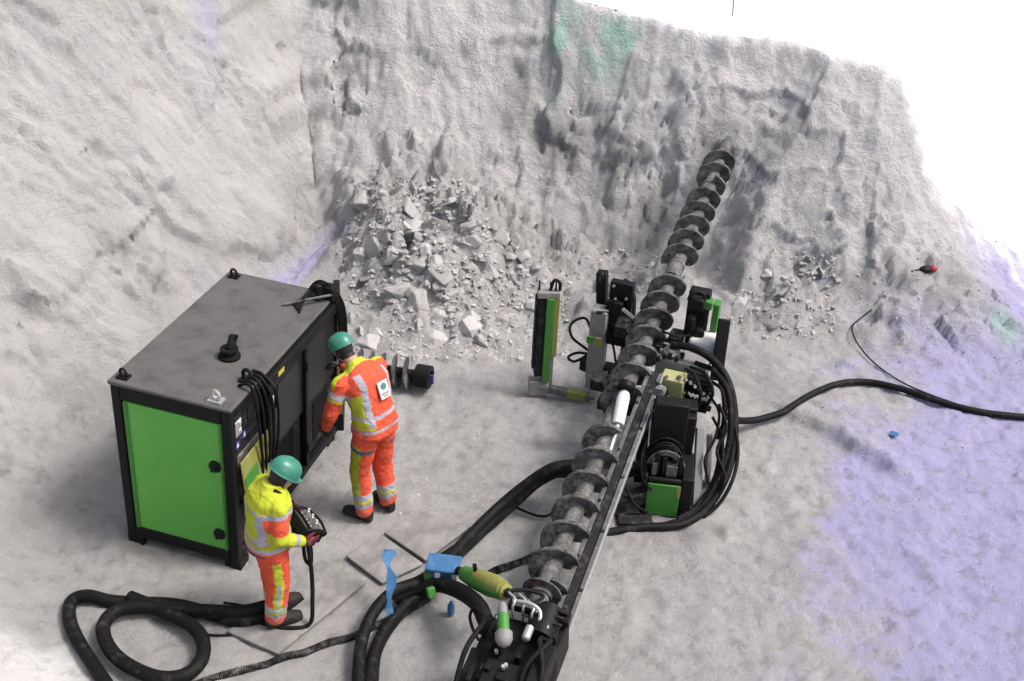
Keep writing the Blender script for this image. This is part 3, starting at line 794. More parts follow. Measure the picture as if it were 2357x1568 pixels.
# ------------------------------------------------------------------ auger string
A0, A1 = at(1255, 1345, .45), at(1655, 375, 1.42)
AD = (A1 - A0).normalized(); AL = (A1 - A0).length; AF = frame(AD)
aug = thing('auger_string', A0, 'long muddy screw auger running up from the drill head into the rock face', 'auger')
b = MB(); b.cyl(A0 - AD * .25, A1 + AD * .9, .070, n=24)
b.build('shaft', 'shaft', aug)
def flight(t0, t1, r1=.176, r0=.05, pitch=.275, th=.034, ph=0.0):
    n = max(8, int((t1 - t0) / pitch * 28)); b = MB(); vs = []; fs = []
    for i in range(n + 1):
        t = t0 + (t1 - t0) * i / n; a = -2 * math.pi * t / pitch + ph
        rr = r1 * (1 + .015 * math.sin(i * 1.7))
        c = A0 + AD * t; rd = AF @ Vector((math.cos(a), 0, math.sin(a)))
        for r_, o_ in ((r0, -th / 2), (rr, -th / 2), (rr, th / 2), (r0, th / 2)): vs.append(c + rd * r_ + AD * o_)
    for i in range(n):
        for k in range(4): fs.append((i * 4 + k, i * 4 + (k + 1) % 4, i * 4 + 4 + (k + 1) % 4, i * 4 + 4 + k))
    fs += [(3, 2, 1, 0), (n * 4, n * 4 + 1, n * 4 + 2, n * 4 + 3)]
    b.add(vs, fs); return b.build('flighting', 'auger', aug)
segs = [(-.05, 1.62), (1.98, 3.92), (4.25, 5.55), (5.72, 6.35)]
for s0, s1 in segs: flight(s0, s1)
for t in (1.80, 4.08, 5.64):
    b = MB(); c = A0 + AD * t; b.lathe(c - AD * .13, AD, [(0, .088), (.03, .088), (.032, .083), (.2, .083), (.202, .088), (.26, .088)], 10)
    b.build('joint', 'shaft', aug)
b = MB(); c = A0 - AD * .07; b.lathe(c, -AD, [(0, .15), (.012, .15), (.016, .085), (.05, .085)], 28); en = b.build('end_disc', 'auger', aug)
b = MB(); c = A0 - AD * .083 + AF @ Vector((-.06, 0, .06)); b.cyl(c, c - AD * .006, .022, n=16); b.build('red_mark', 'red', en)

# ------------------------------------------------------------------ drill rig
rig = thing('drill_rig', on(1480, 1200), 'black and green horizontal drilling rig with guide rails, clamped round the auger', 'drill rig')
# guide beam
r0, r1 = at(1272, 1492, .30), at(1492, 905, .80)
rd = (r1 - r0).normalized(); side = rd.cross(Vector((0, 0, 1))).normalized(); upv = side.cross(rd)
r0 = r0 - rd * .5; r1b = r1 + rd * .25
gb = None
b = MB()
for k in (-1, 1): b.bar(r0 + side * .055 * k, r1b + side * .055 * k, .035, .07, upv)
b.bar(r0 - upv * .1, r1b - upv * .1, .06, .05, upv)
gb = b.build('guide_beam', 'steel', rig, .004)
b = MB(); b.bar(r0 + upv * .02, r1b + upv * .02, .06, .03, upv); b.build('rail_groove', 'black_dusty', gb)
b = MB(); b.bar(r0 + side * .076, r1b + side * .076, .008, .05, upv); b.build('rail_edge', 'bright', gb)
for k in range(12):
    b = MB(); c = r0.lerp(r1b, (k + .5) / 12) + side * (.055 if k % 2 else -.055) + upv * .035; b.cyl(c, c + upv * .012, .014, n=6); b.build('rail_bolt', 'black_dusty', gb)

# front carriage at the lower edge of the picture
Fx = side; Fy = rd
def RF(): return Matrix((side, rd, upv)).transposed()
RFm = RF()
fc = at(1192, 1492, .62)
def fb(b, dx, dy, dz, sx, sy, sz, mi=0): b.box(fc + RFm @ Vector((dx, dy, dz)), (sx, sy, sz), RFm, mi)
b = MB()
fb(b, .0, -.22, -.14, .50, .56, .42); fb(b, .20, -.02, -.08, .16, .56, .30); fb(b, -.04, .10, -.10, .36, .14, .34); fb(b, -.235, -.30, -.10, .08, .34, .36); fb(b, .22, -.26, .03, .12, .50, .30); fb(b, .02, -.34, .10, .30, .26, .10)
car = b.build('drive_carriage', 'black', rig, .012)
b = MB(); c = fc + RFm @ Vector((.13, .04, .10))
b.cyl(c, c + rd * .22, .11, n=26); b.cyl(c + rd * .22, c + rd * .26, .08, n=22); b.build('drive_motor', 'black', car)
for k in range(4):
    b = MB(); fb(b, .24 - .11 * k, .23 + .012 * (k % 2), .13, .10, .08, .06); fb(b, .24 - .11 * k, .24, .175, .06, .02, .03); b.build('clamp_jaw', 'black', car, .004)
for k in range(3):
    b = MB(); fb(b, .12, .14 + .055 * k, .185, .28, .018, .014); b.build('tie_bar', 'black_dusty', car, .002)
for k in range(14):
    dx, dy = rng.uniform(-.24, .24), rng.uniform(-.46, .14); b = MB(); fb(b, dx, dy, .09 + .03 * (k % 3), rng.uniform(.03, .09), rng.uniform(.03, .12), rng.uniform(.05, .12)); b.build('bracket', 'black_dusty' if k % 3 == 0 else 'black', car, .004)
for x_, x2 in ((-.24, -.27), (.16, .25), (.21, .14)):
    b = MB(); b.tube([fc + RFm @ Vector((x_, .08, .10)), fc + RFm @ Vector((x_ + .01, -.05, .22)), fc + RFm @ Vector((x2, -.24, .20)), fc + RFm @ Vector((x2, -.46, .08))], .018); b.build('carriage_hose', 'rubber', car)
for k in range(6):
    b = MB(); c = fc + RFm @ Vector((rng.uniform(-.2, .26), rng.uniform(-.3, .1), .17)); b.cyl(c, c + upv * .03, .014, n=6); b.build('bolt_head', 'bright', car)
# silver pipework
b = MB()
z0 = .28
for dx, dy in ((-.09, .16), (-.02, .17), (.05, .14)):
    p = fc + RFm @ Vector((dx, dy, .06))
    b.tube([p, p + upv * .14, p + upv * .17 + rd * .05, p + upv * .15 + rd * .1 - side * .06], .009)
p = fc + RFm @ Vector((-.1, .2, .22)); b.tube([p, p + side * .12 + upv * .02, p + side * .2 - rd * .03, p + side * .215 - rd * .13 - upv * .05], .014)
b.tube([p - upv * .03, p + side * .16 - upv * .03, p + side * .17 - rd * .1 - upv * .06], .011)
b.build('pipe', 'bright', car)
b = MB(); c = fc + RFm @ Vector((.07, .06, .20)); b.lathe(c, -rd, [(0, .02), (.01, .03), (.1, .03), (.11, .02)], 16); b.build('pipe_fitting', 'bright', car); b = MB(); c = fc + RFm @ Vector((-.1, .08, .2)); b.lathe(c, -rd, [(0, .014), (.01, .02), (.05, .02), (.06, .012)], 14)
b.build('pipe_fitting', 'bright', car)
# long grey filter bowl with green band
ba, bb = at(1157, 1398, .93), at(1160, 1474, .86)
bd = (bb - ba)
b = MB(); b.lathe(ba, bd, [(-.03, .02), (0, .03), (bd.length * .7, .036), (bd.length * .78, .058), (bd.length * .98, .058), (bd.length + .03, .04), (bd.length + .045, .015)], 22)
fil = b.build('filter', 'grey', rig)
b = MB(); b.lathe(ba + bd * .22, bd, [(0, .036), (.0, .038), (bd.length * .5, .041), (bd.length * .5, .036)], 22); b.build('filter_band', 'green', fil)
# rear clamp tower: side frames around the auger
Rz = Matrix.Rotation(math.atan2(AD.y, AD.x) - math.pi / 2, 3, 'Z')
def wb(b, px, py, z, sx, sy, sz, mi=0, tilt=0.0, piv=None):
    b.box(at(px, py, z), (sx, sy, sz), Rz @ Matrix.Rotation(tilt, 3, 'Y'), mi)
# black bracket left of auger (with lifting loops)
b = MB(); wb(b, 1428, 708, .98, .225, .09, .56); wb(b, 1452, 765, .80, .28, .12, .30); wb(b, 1420, 770, .72, .2, .1, .2); wb(b, 1386, 672, 1.05, .10, .1, .44, tilt=-.08); wb(b, 1412, 725, .95, .16, .06, .3)
br = b.build('left_bracket', 'black', rig, .01)
b = MB(); p = at(1383, 636, 1.28); b.ring(p, (1, .2, 0), .045, .014); b.build('lifting_eye', 'black', br); b = MB(); p = at(1385, 720, 1.0); b.cyl(p - Vector((.05, 0, 0)), p + Vector((.07, 0, 0)), .016); b.build('cross_pin', 'black', br)
b = MB(); b.tube([at(1430, 655, 1.2), at(1440, 646, 1.23), at(1452, 660, 1.2), at(1460, 690, 1.1), at(1458, 735, .95)], .018); b.build('grab_handle', 'black', br)
b = MB(); b.bar(at(1434, 712, 1.12), at(1458, 732, 1.02), .02, .03); b.build('bracket_edge', 'bright', br)
# grey column left of auger
b = MB(); wb(b, 1376, 790, .62, .16, .16, .78); wb(b, 1376, 870, .22, .2, .2, .16)
gc = b.build('clamp_column', 'grey', rig, .014)
for px, mt in ((1364, 'green'), (1382, 'olive')):
    b = MB(); b.box(at(px, 772 + (6 if mt == 'olive' else 0), .74) + Rz @ Vector((0, -.09, 0)), (.065, .012, .07 if mt == 'green' else .1), Rz); b.build('green_sticker' if mt == 'green' else 'yellow_sticker', mt, gc)
b = MB(); b.bar(at(1340, 835, .30), at(1400, 862, .30), .10, .12); b.bar(at(1385, 850, .3), at(1480, 868, .38), .14, .12); b.cyl(at(1340, 822, .42), at(1368, 850, .34), .018)
b.build('lower_arm', 'black_dusty', rig, .008)
# cross members and clamp shells under and round the auger
def ax(px, py): # nearest auger parameter for a picture point
    best = min(range(0, 700), key=lambda k: (lambda q: (q[0] - px) ** 2 + (q[1] - py) ** 2)(PJ(A0 + AD * k * .01))); return best * .01
def PJ(p):
    c_, s_ = math.cos(PITCH), math.sin(PITCH); d = Vector(p) - Vector((0, 0, CAM_H))
    z = d.y * c_ - d.z * s_; y = d.y * s_ + d.z * c_; u, v = FOC * d.x / z, -FOC * y / z
    return 1178.5 + math.cos(ROLL) * u - math.sin(ROLL) * v, 784 + math.sin(ROLL) * u + math.cos(ROLL) * v
AS = AD.cross(Vector((0, 0, 1))).normalized(); AU = AS.cross(AD); RA = Matrix((AS, AD, AU)).transposed()
for t in (ax(1440, 885), ax(1500, 765)):
    b = MB(); c = A0 + AD * t
    for k in range(9):
        a = math.pi * (1.0 + (k + .5) / 9); q = c + RA @ Vector((math.cos(a) * .2, 0, math.sin(a) * .2)); b.box(q, (.085, .16, .035), RA @ Matrix.Rotation(-(a + math.pi / 2), 3, 'Y'))
    b.box(c + RA @ Vector((.26, 0, -.02)), (.12, .16, .12), RA); b.box(c + RA @ Vector((-.26, 0, -.02)), (.12, .16, .12), RA); b.box(c - AU * .26, (.5, .14, .08), RA)
    b.build('guide_clamp', 'black_dusty', rig, .006)
# right tower
b = MB(); wb(b, 1606, 720, 1.12, .20, .12, .50); wb(b, 1606, 698, 1.33, .13, .1, .12); wb(b, 1588, 770, .95, .07, .12, .4)
tw = b.build('right_tower', 'black', rig, .02)
b = MB(); b.tube([at(1585, 690, 1.36), at(1592, 677, 1.43), at(1607, 672, 1.45), at(1620, 678, 1.43), at(1622, 695, 1.36)], .016); b.build('grab_handle', 'black', tw)
b = MB(); wb(b, 1646, 735, 1.08, .06, .12, .36); wb(b, 1632, 700, 1.27, .07, .1, .08); b.build('side_plate', 'green', tw, .006)
b = MB(); wb(b, 1648, 757, .94, .065, .125, .05); b.build('yellow_sticker', 'olive', tw)
b = MB(); c = at(1606, 757, 1.0); b.lathe(c + Vector((0, -.06, 0)), (0, -1, 0), [(0, .05), (.04, .05), (.05, .04)], 20); b.build('port_cap', 'black', tw)
b = MB(); b.bar(at(1668, 735, 1.2), at(1648, 875, .70), .11, .14); ps = b.build('rear_post', 'black', rig, .012)
b = MB(); wb(b, 1672, 786, .98, .02, .05, .07); b.build('post_bolt', 'black_dusty', ps)
# gear casing (pale) and gearbox
b = MB(); wb(b, 1620, 792, .88, .26, .24, .18); wb(b, 1610, 812, .80, .3, .2, .12); b.build('gear_casing', 'white', rig, .03)
b = MB(); wb(b, 1572, 838, .80, .46, .26, .18); wb(b, 1545, 815, .86, .2, .16, .14); b.lathe(at(1548, 812, .92), AU, [(0, .085), (.03, .085), (.035, .06), (.06, .06)], 22); wb(b, 1595, 845, .78, .26, .2, .12)
gbx = b.build('gearbox', 'grey', rig, .014)
for k in range(10):
    b = MB(); wb(b, 1515 + 14 * (k % 5), 800 + 22 * (k // 5) + rng.uniform(-4, 4), .93, .035, .035, .05); b.build('bolt', 'black_dusty', gbx)
# pale yellow block with round cap
b = MB(); wb(b, 1548, 890, .72, .21, .18, .24); yb = b.build('valve_block', 'pale_olive', rig, .01)
b = MB(); c = at(1521, 897, .80); b.lathe(c, (-.25, -1, .35), [(0, .05), (.05, .05), (.055, .052), (.075, .052), (.08, .03)], 22); b.build('round_cap', 'bright', yb)
b = MB(); c = at(1524, 903, .74); b.lathe(c, (-.25, -1, .3), [(0, .056), (.06, .056)], 22); b.build('cap_collar', 'black', yb)
# hose manifold right of it
b = MB()
for k in range(6):
    wb(b, 1603 + 3 * (k % 2), 880 + 11 * k, .80 - .045 * k, .24, .06, .028)
wb(b, 1608, 905, .66, .2, .1, .34)
mf = b.build('hose_manifold', 'black', rig, .004)
b = MB()
for k in range(7):
    c = at(1578 + 10 * k, 872 + 8 * k, .84 - .03 * k); b.cyl(c, c + Vector((.0, -.05, .02)), .014, n=10); c = at(1585 + 9 * k, 905 + 3 * k, .74); b.cyl(c, c + Vector((.02, -.05, 0)), .012, n=10)
b.build('hose_fitting', 'bright', mf)
# oil cooler box
cc = at(1525, 1190, .02); Rb = Matrix.Rotation(-.10, 3, 'Z'); 
def kb(b, x0, x1, y0, y1, z0, z1, mi=0): b.box(cc + Rb @ Vector(((x0 + x1) / 2, (y0 + y1) / 2, (z0 + z1) / 2)), (abs(x1 - x0), abs(y1 - y0), abs(z1 - z0)), Rb, mi)
b = MB()
kb(b, -.20, -.165, 0, .40, 0, .42); kb(b, .12, .22, 0, .40, 0, .42); kb(b, -.165, .12, .30, .40, .0, .95); kb(b, -.165, .12, .02, .30, 0, .05); kb(b, -.165, .12, 0, .04, .36, .40)
kb(b, -.17, .20, .36, .62, .42, .80); kb(b, -.16, .20, .44, .60, .78, .84)
cb = b.build('cooler_box', 'black', rig, .012)
b = MB(); kb(b, -.160, .115, -.012, .012, .02, .35); b.build('green_cover', 'green', cb, .006)
b = MB(); kb(b, .085, .118, -.018, -.013, .24, .34); b.build('yellow_sticker', 'olive', cb)
b = MB()
for k in range(6):
    rr = .12 + .018 * (k % 3); zc = .42; yy = .12 + .035 * k
    pts = [cc + Rb @ Vector((-.03 + math.cos(a) * rr, yy, zc + math.sin(a) * rr * 1.25)) for a in [math.pi * j / 8 for j in range(9)]]
    b.tube(pts, .012, sub=4)
ch = b.build('cooler_hose', 'rubber', cb)
b = MB()
for k in range(3):
    rr = .125 + .02 * k; pts = [cc + Rb @ Vector((-.03 + math.cos(a) * rr, .09 - .006 * k, .44 + math.sin(a) * rr * 1.2)) for a in [math.pi * (.1 + j / 10) for j in range(9)]]
    b.tube(pts, .006, sub=4)
kb(b, -.02, .07, .05, .14, .40, .50); kb(b, -.14, -.10, .05, .12, .40, .52)
b.build('steel_fitting', 'steel', cb)
b = MB(); kb(b, -.12, -.08, .06, .10, .4, .62); kb(b, -.06, -.02, .06, .12, .4, .58); kb(b, .08, .11, .06, .1, .4, .6); kb(b, .02, .06, .1, .2, .5, .62); b.build('valve', 'black', cb, .004)
for q0, q1, w_ in ((at(1601, 1165, .05), at(1612, 985, .60), .07), (at(1628, 1120, .05), at(1634, 1000, .45), .04)):
    b = MB(); b.bar(q0, q1, w_, .09, (0, 1, 0)); b.build('grey_upright', 'grey', rig, .008)
b = MB(); b.bar(at(1368, 1180, .08), at(1490, 1135, .22), .1, .12); b.bar(at(1405, 1090, .2), at(1480, 1075, .3), .1, .1); b.bar(at(1470, 1110, .1), at(1488, 930, .6), .09, .11); b.bar(at(1420, 1200, .05), at(1500, 1200, .05), .14, .08); b.build('base_frame', 'black_dusty', rig, .008)
# white cylinder and bright rod
p, q = at(1424, 968, .80), at(1437, 905, .92)
b = MB(); d_ = q - p; b.lathe(p - d_ * .15, d_, [(0, .052), (d_.length * .95, .056), (d_.length * 1.15, .045), (d_.length * 1.25, .02)], 24); wc = b.build('white_cylinder', 'white', rig)
b = MB(); b.cyl(at(1398, 1052, .62), p, .028, n=18); b.build('piston_rod', 'bright', wc)
b = MB(); b.lathe(at(1440, 895, .96), d_, [(0, .075), (.05, .075), (.06, .05)], 22); b.build('cylinder_collar', 'black', wc)

for k, (q0, q1, q2, q3) in enumerate((((1590, 845, .92), (1625, 862, .98), (1640, 905, .86), (1622, 940, .66)), ((1578, 850, .92), (1600, 866, 1.0), (1612, 910, .88), (1600, 950, .66)),
        ((1640, 880, .85), (1662, 900, .9), (1668, 960, .7), (1650, 1010, .5)), ((1500, 770, .95), (1520, 762, 1.02), (1560, 775, 1.0), (1592, 770, .98)), ((1470, 790, .8), (1490, 800, .9), (1520, 792, .96), (1545, 800, .95)),
        ((1490, 1010, .62), (1478, 1050, .5), (1480, 1100, .4), (1500, 1130, .3)), ((1420, 1080, .4), (1440, 1120, .3), (1460, 1160, .2), (1490, 1180, .1)), ((1400, 760, .8), (1412, 800, .7), (1420, 840, .6), (1440, 860, .6)))):
    b = MB(); b.tube([at(*q0), at(*q1), at(*q2), at(*q3)], .016 if k < 3 else .012, 8); b.build('rig_hose', 'rubber', rig)
for k in range(12):
    px, py, z_ = ((1572, 905, .7), (1533, 868, .84), (1562, 868, .84), (1535, 915, .72), (1590, 700, 1.2), (1622, 705, 1.2), (1415, 690, 1.1), (1440, 690, 1.1), (1440, 740, .95), (1412, 660, 1.22), (1500, 945, .82), (1570, 945, .82))[k]
    b = MB(); c = at(px, py, z_); n_ = (Vector((0, 0, CAM_H)) - c).normalized(); n_ = Vector((0, -.8, .6)); c = c + n_ * .05; b.cyl(c - n_ * .06, c + n_ * .012, .015, n=6); b.build('rig_bolt', 'steel', rig)

# L shaped support jack standing left of the rig
jk = thing('support_jack', on(1250, 905), 'narrow upright jack with green face and long foot, left of the drill', 'support jack')
jb = at(1246, 905, .03); jt = Vector((jb.x + .02, jb.y, 1.22)); Rj = Matrix.Rotation(.12, 3, 'Z')
def jx(b, x0, x1, y0, y1, z0, z1): b.box(jb + Rj @ Vector(((x0 + x1) / 2, (y0 + y1) / 2, 0)) + Vector((.02 * (z0 + z1) / 2.4, 0, (z0 + z1) / 2)), (abs(x1 - x0), abs(y1 - y0), abs(z1 - z0)), Rj)
b = MB(); jx(b, -.10, -.025, -.04, .06, .22, 1.13); jx(b, -.125, -.10, -.02, .06, .3, 1.1); b.build('side_channel', 'black_dusty', jk, .006)
b = MB(); jx(b, -.025, .045, -.065, .05, .17, 1.10); b.build('green_face', 'green', jk, .006)
b = MB(); jx(b, .045, .10, -.045, .05, .45, 1.10); b.build('yellow_edge', 'olive', jk, .006)
b = MB(); jx(b, -.12, .09, -.05, .06, 1.10, 1.16); b.build('top_plate', 'grey', jk, .006)
b = MB(); jx(b, .045, .09, -.03, .05, .12, .45); jx(b, -.13, .05, -.05, .08, .0, .16); b.cyl(jb + Vector((-.1, 0, .1)), jb + Vector((.07, -.02, .1)), .05); b.build('clevis', 'grey', jk, .006)
b = MB()
for x, hh in ((-.105, .13), (.0, .12), (.05, .14)):
    q = jb + Vector((x + .02, 0, 1.13)); b.cyl(q, q + Vector((0, 0, hh)), .012, .008, 10)
b.tube([jb + Vector((.02, 0, 1.17)), jb + Vector((.05, 0, 1.27)), jb + Vector((.10, 0, 1.25)), jb + Vector((.11, 0, 1.17))], .016)
b.build('top_pin', 'black', jk)
f0, f1 = at(1262, 895, .10), at(1358, 915, .08)
b = MB(); b.bar(f0, f1, .07, .07); b.cyl(f1, f1 + (f1 - f0).normalized() * .05, .02); ft = b.build('foot_bar', 'steel', jk, .006)
b = MB(); fd = (f1 - f0).normalized(); c = f0.lerp(f1, .68); b.bar(c - fd * .09, c + fd * .09, .08, .075); b.build('yellow_band', 'olive', ft)

# ------------------------------------------------------------------ hoses and cables
def hose(name, pts, r, label, cat='hose', mt='rubber', n=12, sub=8):
    b = MB(); b.tube(pts, r, n, sub); o = b.build(name, mt, None, smooth=1.2); return tag(o, label, cat)
hose('hydraulic_hose', [at(1330, 1082, .50), at(1290, 1084, .42), at(1235, 1112, .22), at(1170, 1165, .10), at(1105, 1228, .08), at(1045, 1285, .08), at(985, 1350, .07), at(925, 1402, .07), at(885, 1452, .07), at(856, 1520, .07), at(846, 1590, .07)], .047, 'lower thick black hose of the pair from the auger, passing under the blue box')
hose('hydraulic_hose', [at(1330, 1068, .56), at(1270, 1078, .52), at(1205, 1120, .34), at(1140, 1175, .20), at(1080, 1235, .17), at(1020, 1298, .17), at(965, 1338, .18), at(905, 1362, .18), at(860, 1410, .17), at(832, 1480, .13), at(822, 1590, .1)], .046, 'upper thick black hose of the pair from the auger, looping past the blue strap')
hose('hydraulic_hose', [at(1318, 1092, .44), at(1262, 1100, .30), at(1200, 1150, .13), at(1140, 1205, .06), at(1075, 1262, .05), at(1020, 1330, .05), at(965, 1380, .05), at(912, 1432, .05), at(872, 1500, .05), at(862, 1590, .05)], .026, 'thinner black hose lying along the inner side of the two thick ones')
hose('hydraulic_hose', [at(905, 1375, .10), at(960, 1352, .14), at(1010, 1346, .22), at(1060, 1362, .36), at(1100, 1392, .46), at(1118, 1430, .45)], .06, 'short thick black hose curving from the loop into the front drill carriage')
hose('hydraulic_hose', gpath(.05, (690, 1375, 0), (640, 1410), (590, 1425), (540, 1428), (470, 1408), (400, 1392), (320, 1388), (255, 1384), (200, 1372), (165, 1385), (160, 1425), (180, 1475), (215, 1530), (255, 1590)), .05, 'outer thick black hose of the coil lying at the lower left')
hose('hydraulic_hose', [q + Vector((0, 0, .05)) for q in gpath(.05, (640, 1400), (560, 1420), (480, 1418), (400, 1415), (330, 1408), (270, 1418), (240, 1455), (255, 1505), (300, 1545), (370, 1572), (430, 1565), (465, 1530), (468, 1485), (440, 1450), (390, 1425), (330, 1398), (300, 1386))], .052, 'inner thick black hose of the coil, wound into an oval loop at the lower left')
hose('supply_hose', [at(1680, 955, .35), at(1700, 968, .22), at(1745, 966, .12)] + dense(((1800, 950), (1868, 908), (1930, 884), (2000, 880), (2080, 897), (2170, 927), (2260, 949), (2357, 960), (2440, 962)), .03), .034, 'black hose snaking away from the drill rig to the right edge')
hose('cable', dense(((2008, 712), (1978, 735), (1962, 752), (1968, 780), (1992, 815), (2030, 850), (2080, 882), (2140, 908), (2220, 936)), .012), .008, 'thin black cable curling on the slope and joining the black hose', 'cable', n=8)
hose('hydraulic_hose', [at(1545, 795, 1.0), at(1590, 800, 1.03), at(1640, 828, .98), at(1676, 880, .86), at(1690, 950, .66), at(1688, 1030, .45), at(1668, 1105, .27), at(1625, 1172, .1), at(1565, 1208, .06), at(1480, 1214, .06), at(1385, 1228, .05)], .036, 'thick black hose arching over the right side of the drill rig to the ground')
hose('hydraulic_hose', [at(1600, 835, .9), at(1650, 860, .88), at(1668, 930, .7), at(1660, 1020, .48), at(1646, 1100, .28), at(1605, 1165, .12), at(1560, 1195, .07)], .024, 'black hose inside the big arch on the right of the drill rig')
hose('hydraulic_hose', [at(1672, 960, .62), at(1692, 985, .58), at(1698, 1050, .42), at(1684, 1110, .28), at(1655, 1160, .14), at(1620, 1190, .06)], .017, 'thin black hose outermost in the bundle right of the drill rig')
hose('hydraulic_hose', [at(1640, 960, .66), at(1662, 1010, .55), at(1660, 1080, .38), at(1632, 1150, .16), at(1600, 1185, .06)], .013, 'thin black hose innermost in the bundle right of the drill rig')
hose('hydraulic_hose', [at(1640, 850, .95), at(1675, 900, .88), at(1682, 975, .68), at(1672, 1045, .46), at(1644, 1120, .25), at(1600, 1178, .09), at(1540, 1206, .05), at(1440, 1218, .05)], .026, 'medium black hose tucked inside the outer arch right of the drill rig')
hose('hydraulic_hose', [at(1655, 930, .8), at(1672, 985, .66), at(1650, 1040, .5), at(1668, 1100, .34), at(1640, 1160, .12), at(1585, 1200, .05)], .014, 'thin wavy black hose crossing the bundle right of the drill rig')
hose('hydraulic_hose', [at(1630, 905, .82), at(1655, 950, .72), at(1645, 1010, .56), at(1622, 1060, .42), at(1630, 1130, .2), at(1590, 1190, .05)], .012, 'thin black hose hanging beside the pale upright plate of the drill rig')
hose('cable', [at(1370, 795, .55), at(1352, 738, .74), at(1330, 735, .76), at(1312, 752, .7), at(1318, 778, .62), at(1345, 800, .52), at(1362, 815, .45), at(1330, 812, .42), at(1308, 822, .4), at(1322, 832, .36), at(1350, 818, .4), at(1362, 800, .5)], .014, 'black cable knotted into loops between the green jack and the drill', 'cable', n=8)
hose('cable', dense(((515, 1387), (560, 1394), (612, 1404), (650, 1408)), .012), .009, 'thin black cable lying above the hoses left of the worker in yellow', 'cable', n=8)
hose('cable', dense(((455, 1457), (490, 1462), (536, 1461), (560, 1450)), .012), .009, 'thin black cable lying beside the oval hose loop', 'cable', n=8)
hose('cable', [at(1118, 1420, .5), at(1092, 1400, .5), at(1082, 1425, .42), at(1100, 1470, .36), at(1135, 1500, .4)], .012, 'thin black cable bowed out at the left of the front drill carriage', 'cable', n=8)
hose('cable', [at(1180, 1165, .05), at(1240, 1188, .05), at(1272, 1180, .1), at(1285, 1150, .3)], .011, 'thin black cable sagging under the auger beside the hose pair', 'cable', n=8)
hose('cable', [at(1160, 1362, .62), at(1210, 1358, .6), at(1250, 1372, .55), at(1230, 1395, .55), at(1300, 1405, .45)], .014, 'black cable over the front drill carriage below the green nozzle', 'cable', n=8)
hose('cable', dense(((1070, 1240), (1040, 1260), (1010, 1280), (990, 1300)), .012), .011, 'thin black cable on the dusty mat above the blue box', 'cable', n=8)

# dusty ribbed conduit dragged over the floor
def conduit(label, pts, r):
    P = catmull(pts, 7); b = MB(); b.tube(P, r, 10, 0, rib=.14)
    return tag(b.build('ribbed_conduit', 'chain', None, smooth=1.2), label, 'conduit')
conduit('dusty ribbed conduit stretched over the floor from the lower edge past the hose loop', dense(((440, 1578), (520, 1552), (610, 1530), (660, 1510), (700, 1502), (760, 1478), (810, 1466), (870, 1438), (935, 1408), (985, 1378)), .02), .026)
conduit('dusty ribbed conduit on the floor between the green nozzle and the auger', dense(((1120, 1326), (1150, 1310), (1200, 1294), (1255, 1268)), .02), .03)

# blue strap, blue box, nozzle
pp = catmull([at(897, 1266, .42), at(892, 1296, .38), at(902, 1330, .30), at(896, 1372, .22), at(897, 1410, .12), at(893, 1444, .03)], 6)
st = MB(); vs = []; K = len(pp)
for k, q in enumerate(pp):
    wd = .036 + .022 * math.sin(k * .55 + .4) * (1 - k / K) - .014 * k / K; tw_ = .5 * math.sin(k * .3); o_ = Vector((math.cos(tw_), math.sin(tw_) * .7, 0)); n_ = Vector((-o_.y, o_.x, 0)).normalized()
    vs += [q - o_ * wd - n_ * .008, q + o_ * wd - n_ * .008, q + o_ * wd * .9 + n_ * .008, q - o_ * wd * .9 + n_ * .008]
st.add(vs, [(k * 4 + e, k * 4 + (e + 1) % 4, k * 4 + 4 + (e + 1) % 4, k * 4 + 4 + e) for k in range(K - 1) for e in range(4)] + [(3, 2, 1, 0), tuple(range(K * 4 - 4, K * 4))])
tag(st.build('blue_strap', 'blue', None, 0, 1.2), 'bright blue strap hanging upright over the black hose loop', 'strap')
bl = thing('blue_box', at(1022, 1310, .2), 'bright blue plastic box resting on the hoses beside the green nozzle', 'box')
Rl = Matrix.Rotation(-.12, 3, 'Z'); c0 = at(1024, 1312, .28)
b = MB(); b.box(c0, (.21, .16, .10), Rl); b.build('shell', 'blue', bl, .015)
b = MB(); b.box(c0 + Vector((-.01, 0, .062)), (.26, .19, .03), Rl); b.build('lid', 'blue', bl, .01)
b = MB(); b.box(c0 + Rl @ Vector((.09, -.085, .02)), (.04, .02, .05), Rl); b.build('clasp', 'white', bl, .003); b = MB(); b.box(c0 + Rl @ Vector((-.04, -.085, .02)), (.04, .02, .05), Rl); b.build('clasp', 'white', bl, .003)
b = MB(); b.box(c0 + Rl @ Vector((-.12, -.03, -.03)), (.06, .1, .08), Rl); b.build('dark_fitting', 'green', bl, .01)
nz = thing('green_nozzle', at(1118, 1335, .5), 'fat green hose nozzle between the blue box and the drill carriage', 'nozzle')
n0, n1 = at(1064, 1318, .40), at(1162, 1362, .56); nd = n1 - n0; l_ = nd.length
b = MB(); b.lathe(n0, nd, [(0, .04), (.02, .055), (l_ * .3, .075), (l_ * .7, .085), (l_ * .95, .07), (l_, .05)], 24); b.build('sleeve', 'green', nz)
b = MB(); b.lathe(n0 + nd * .12 + Vector((0, 0, .022)), nd, [(0, .04), (l_ * .3, .065), (l_ * .65, .075), (l_ * .84, .062)], 24); b.lathe(n0 + nd * .95, nd, [(0, .06), (.04, .06), (.05, .045)], 22); b.build('yellow_cover', 'olive', nz)
b = MB(); c = n0 + nd * .35; b.tube([c, c + Vector((-.02, .0, .14))], .016, sub=0); b.build('valve_stem', 'black', nz)
for q_, d_2 in ((n1, nd), (n0, -nd)):
    b = MB(); b.lathe(q_, d_2, [(0, .035), (.05, .035)], 14); b.build('end_ring', 'black', nz)
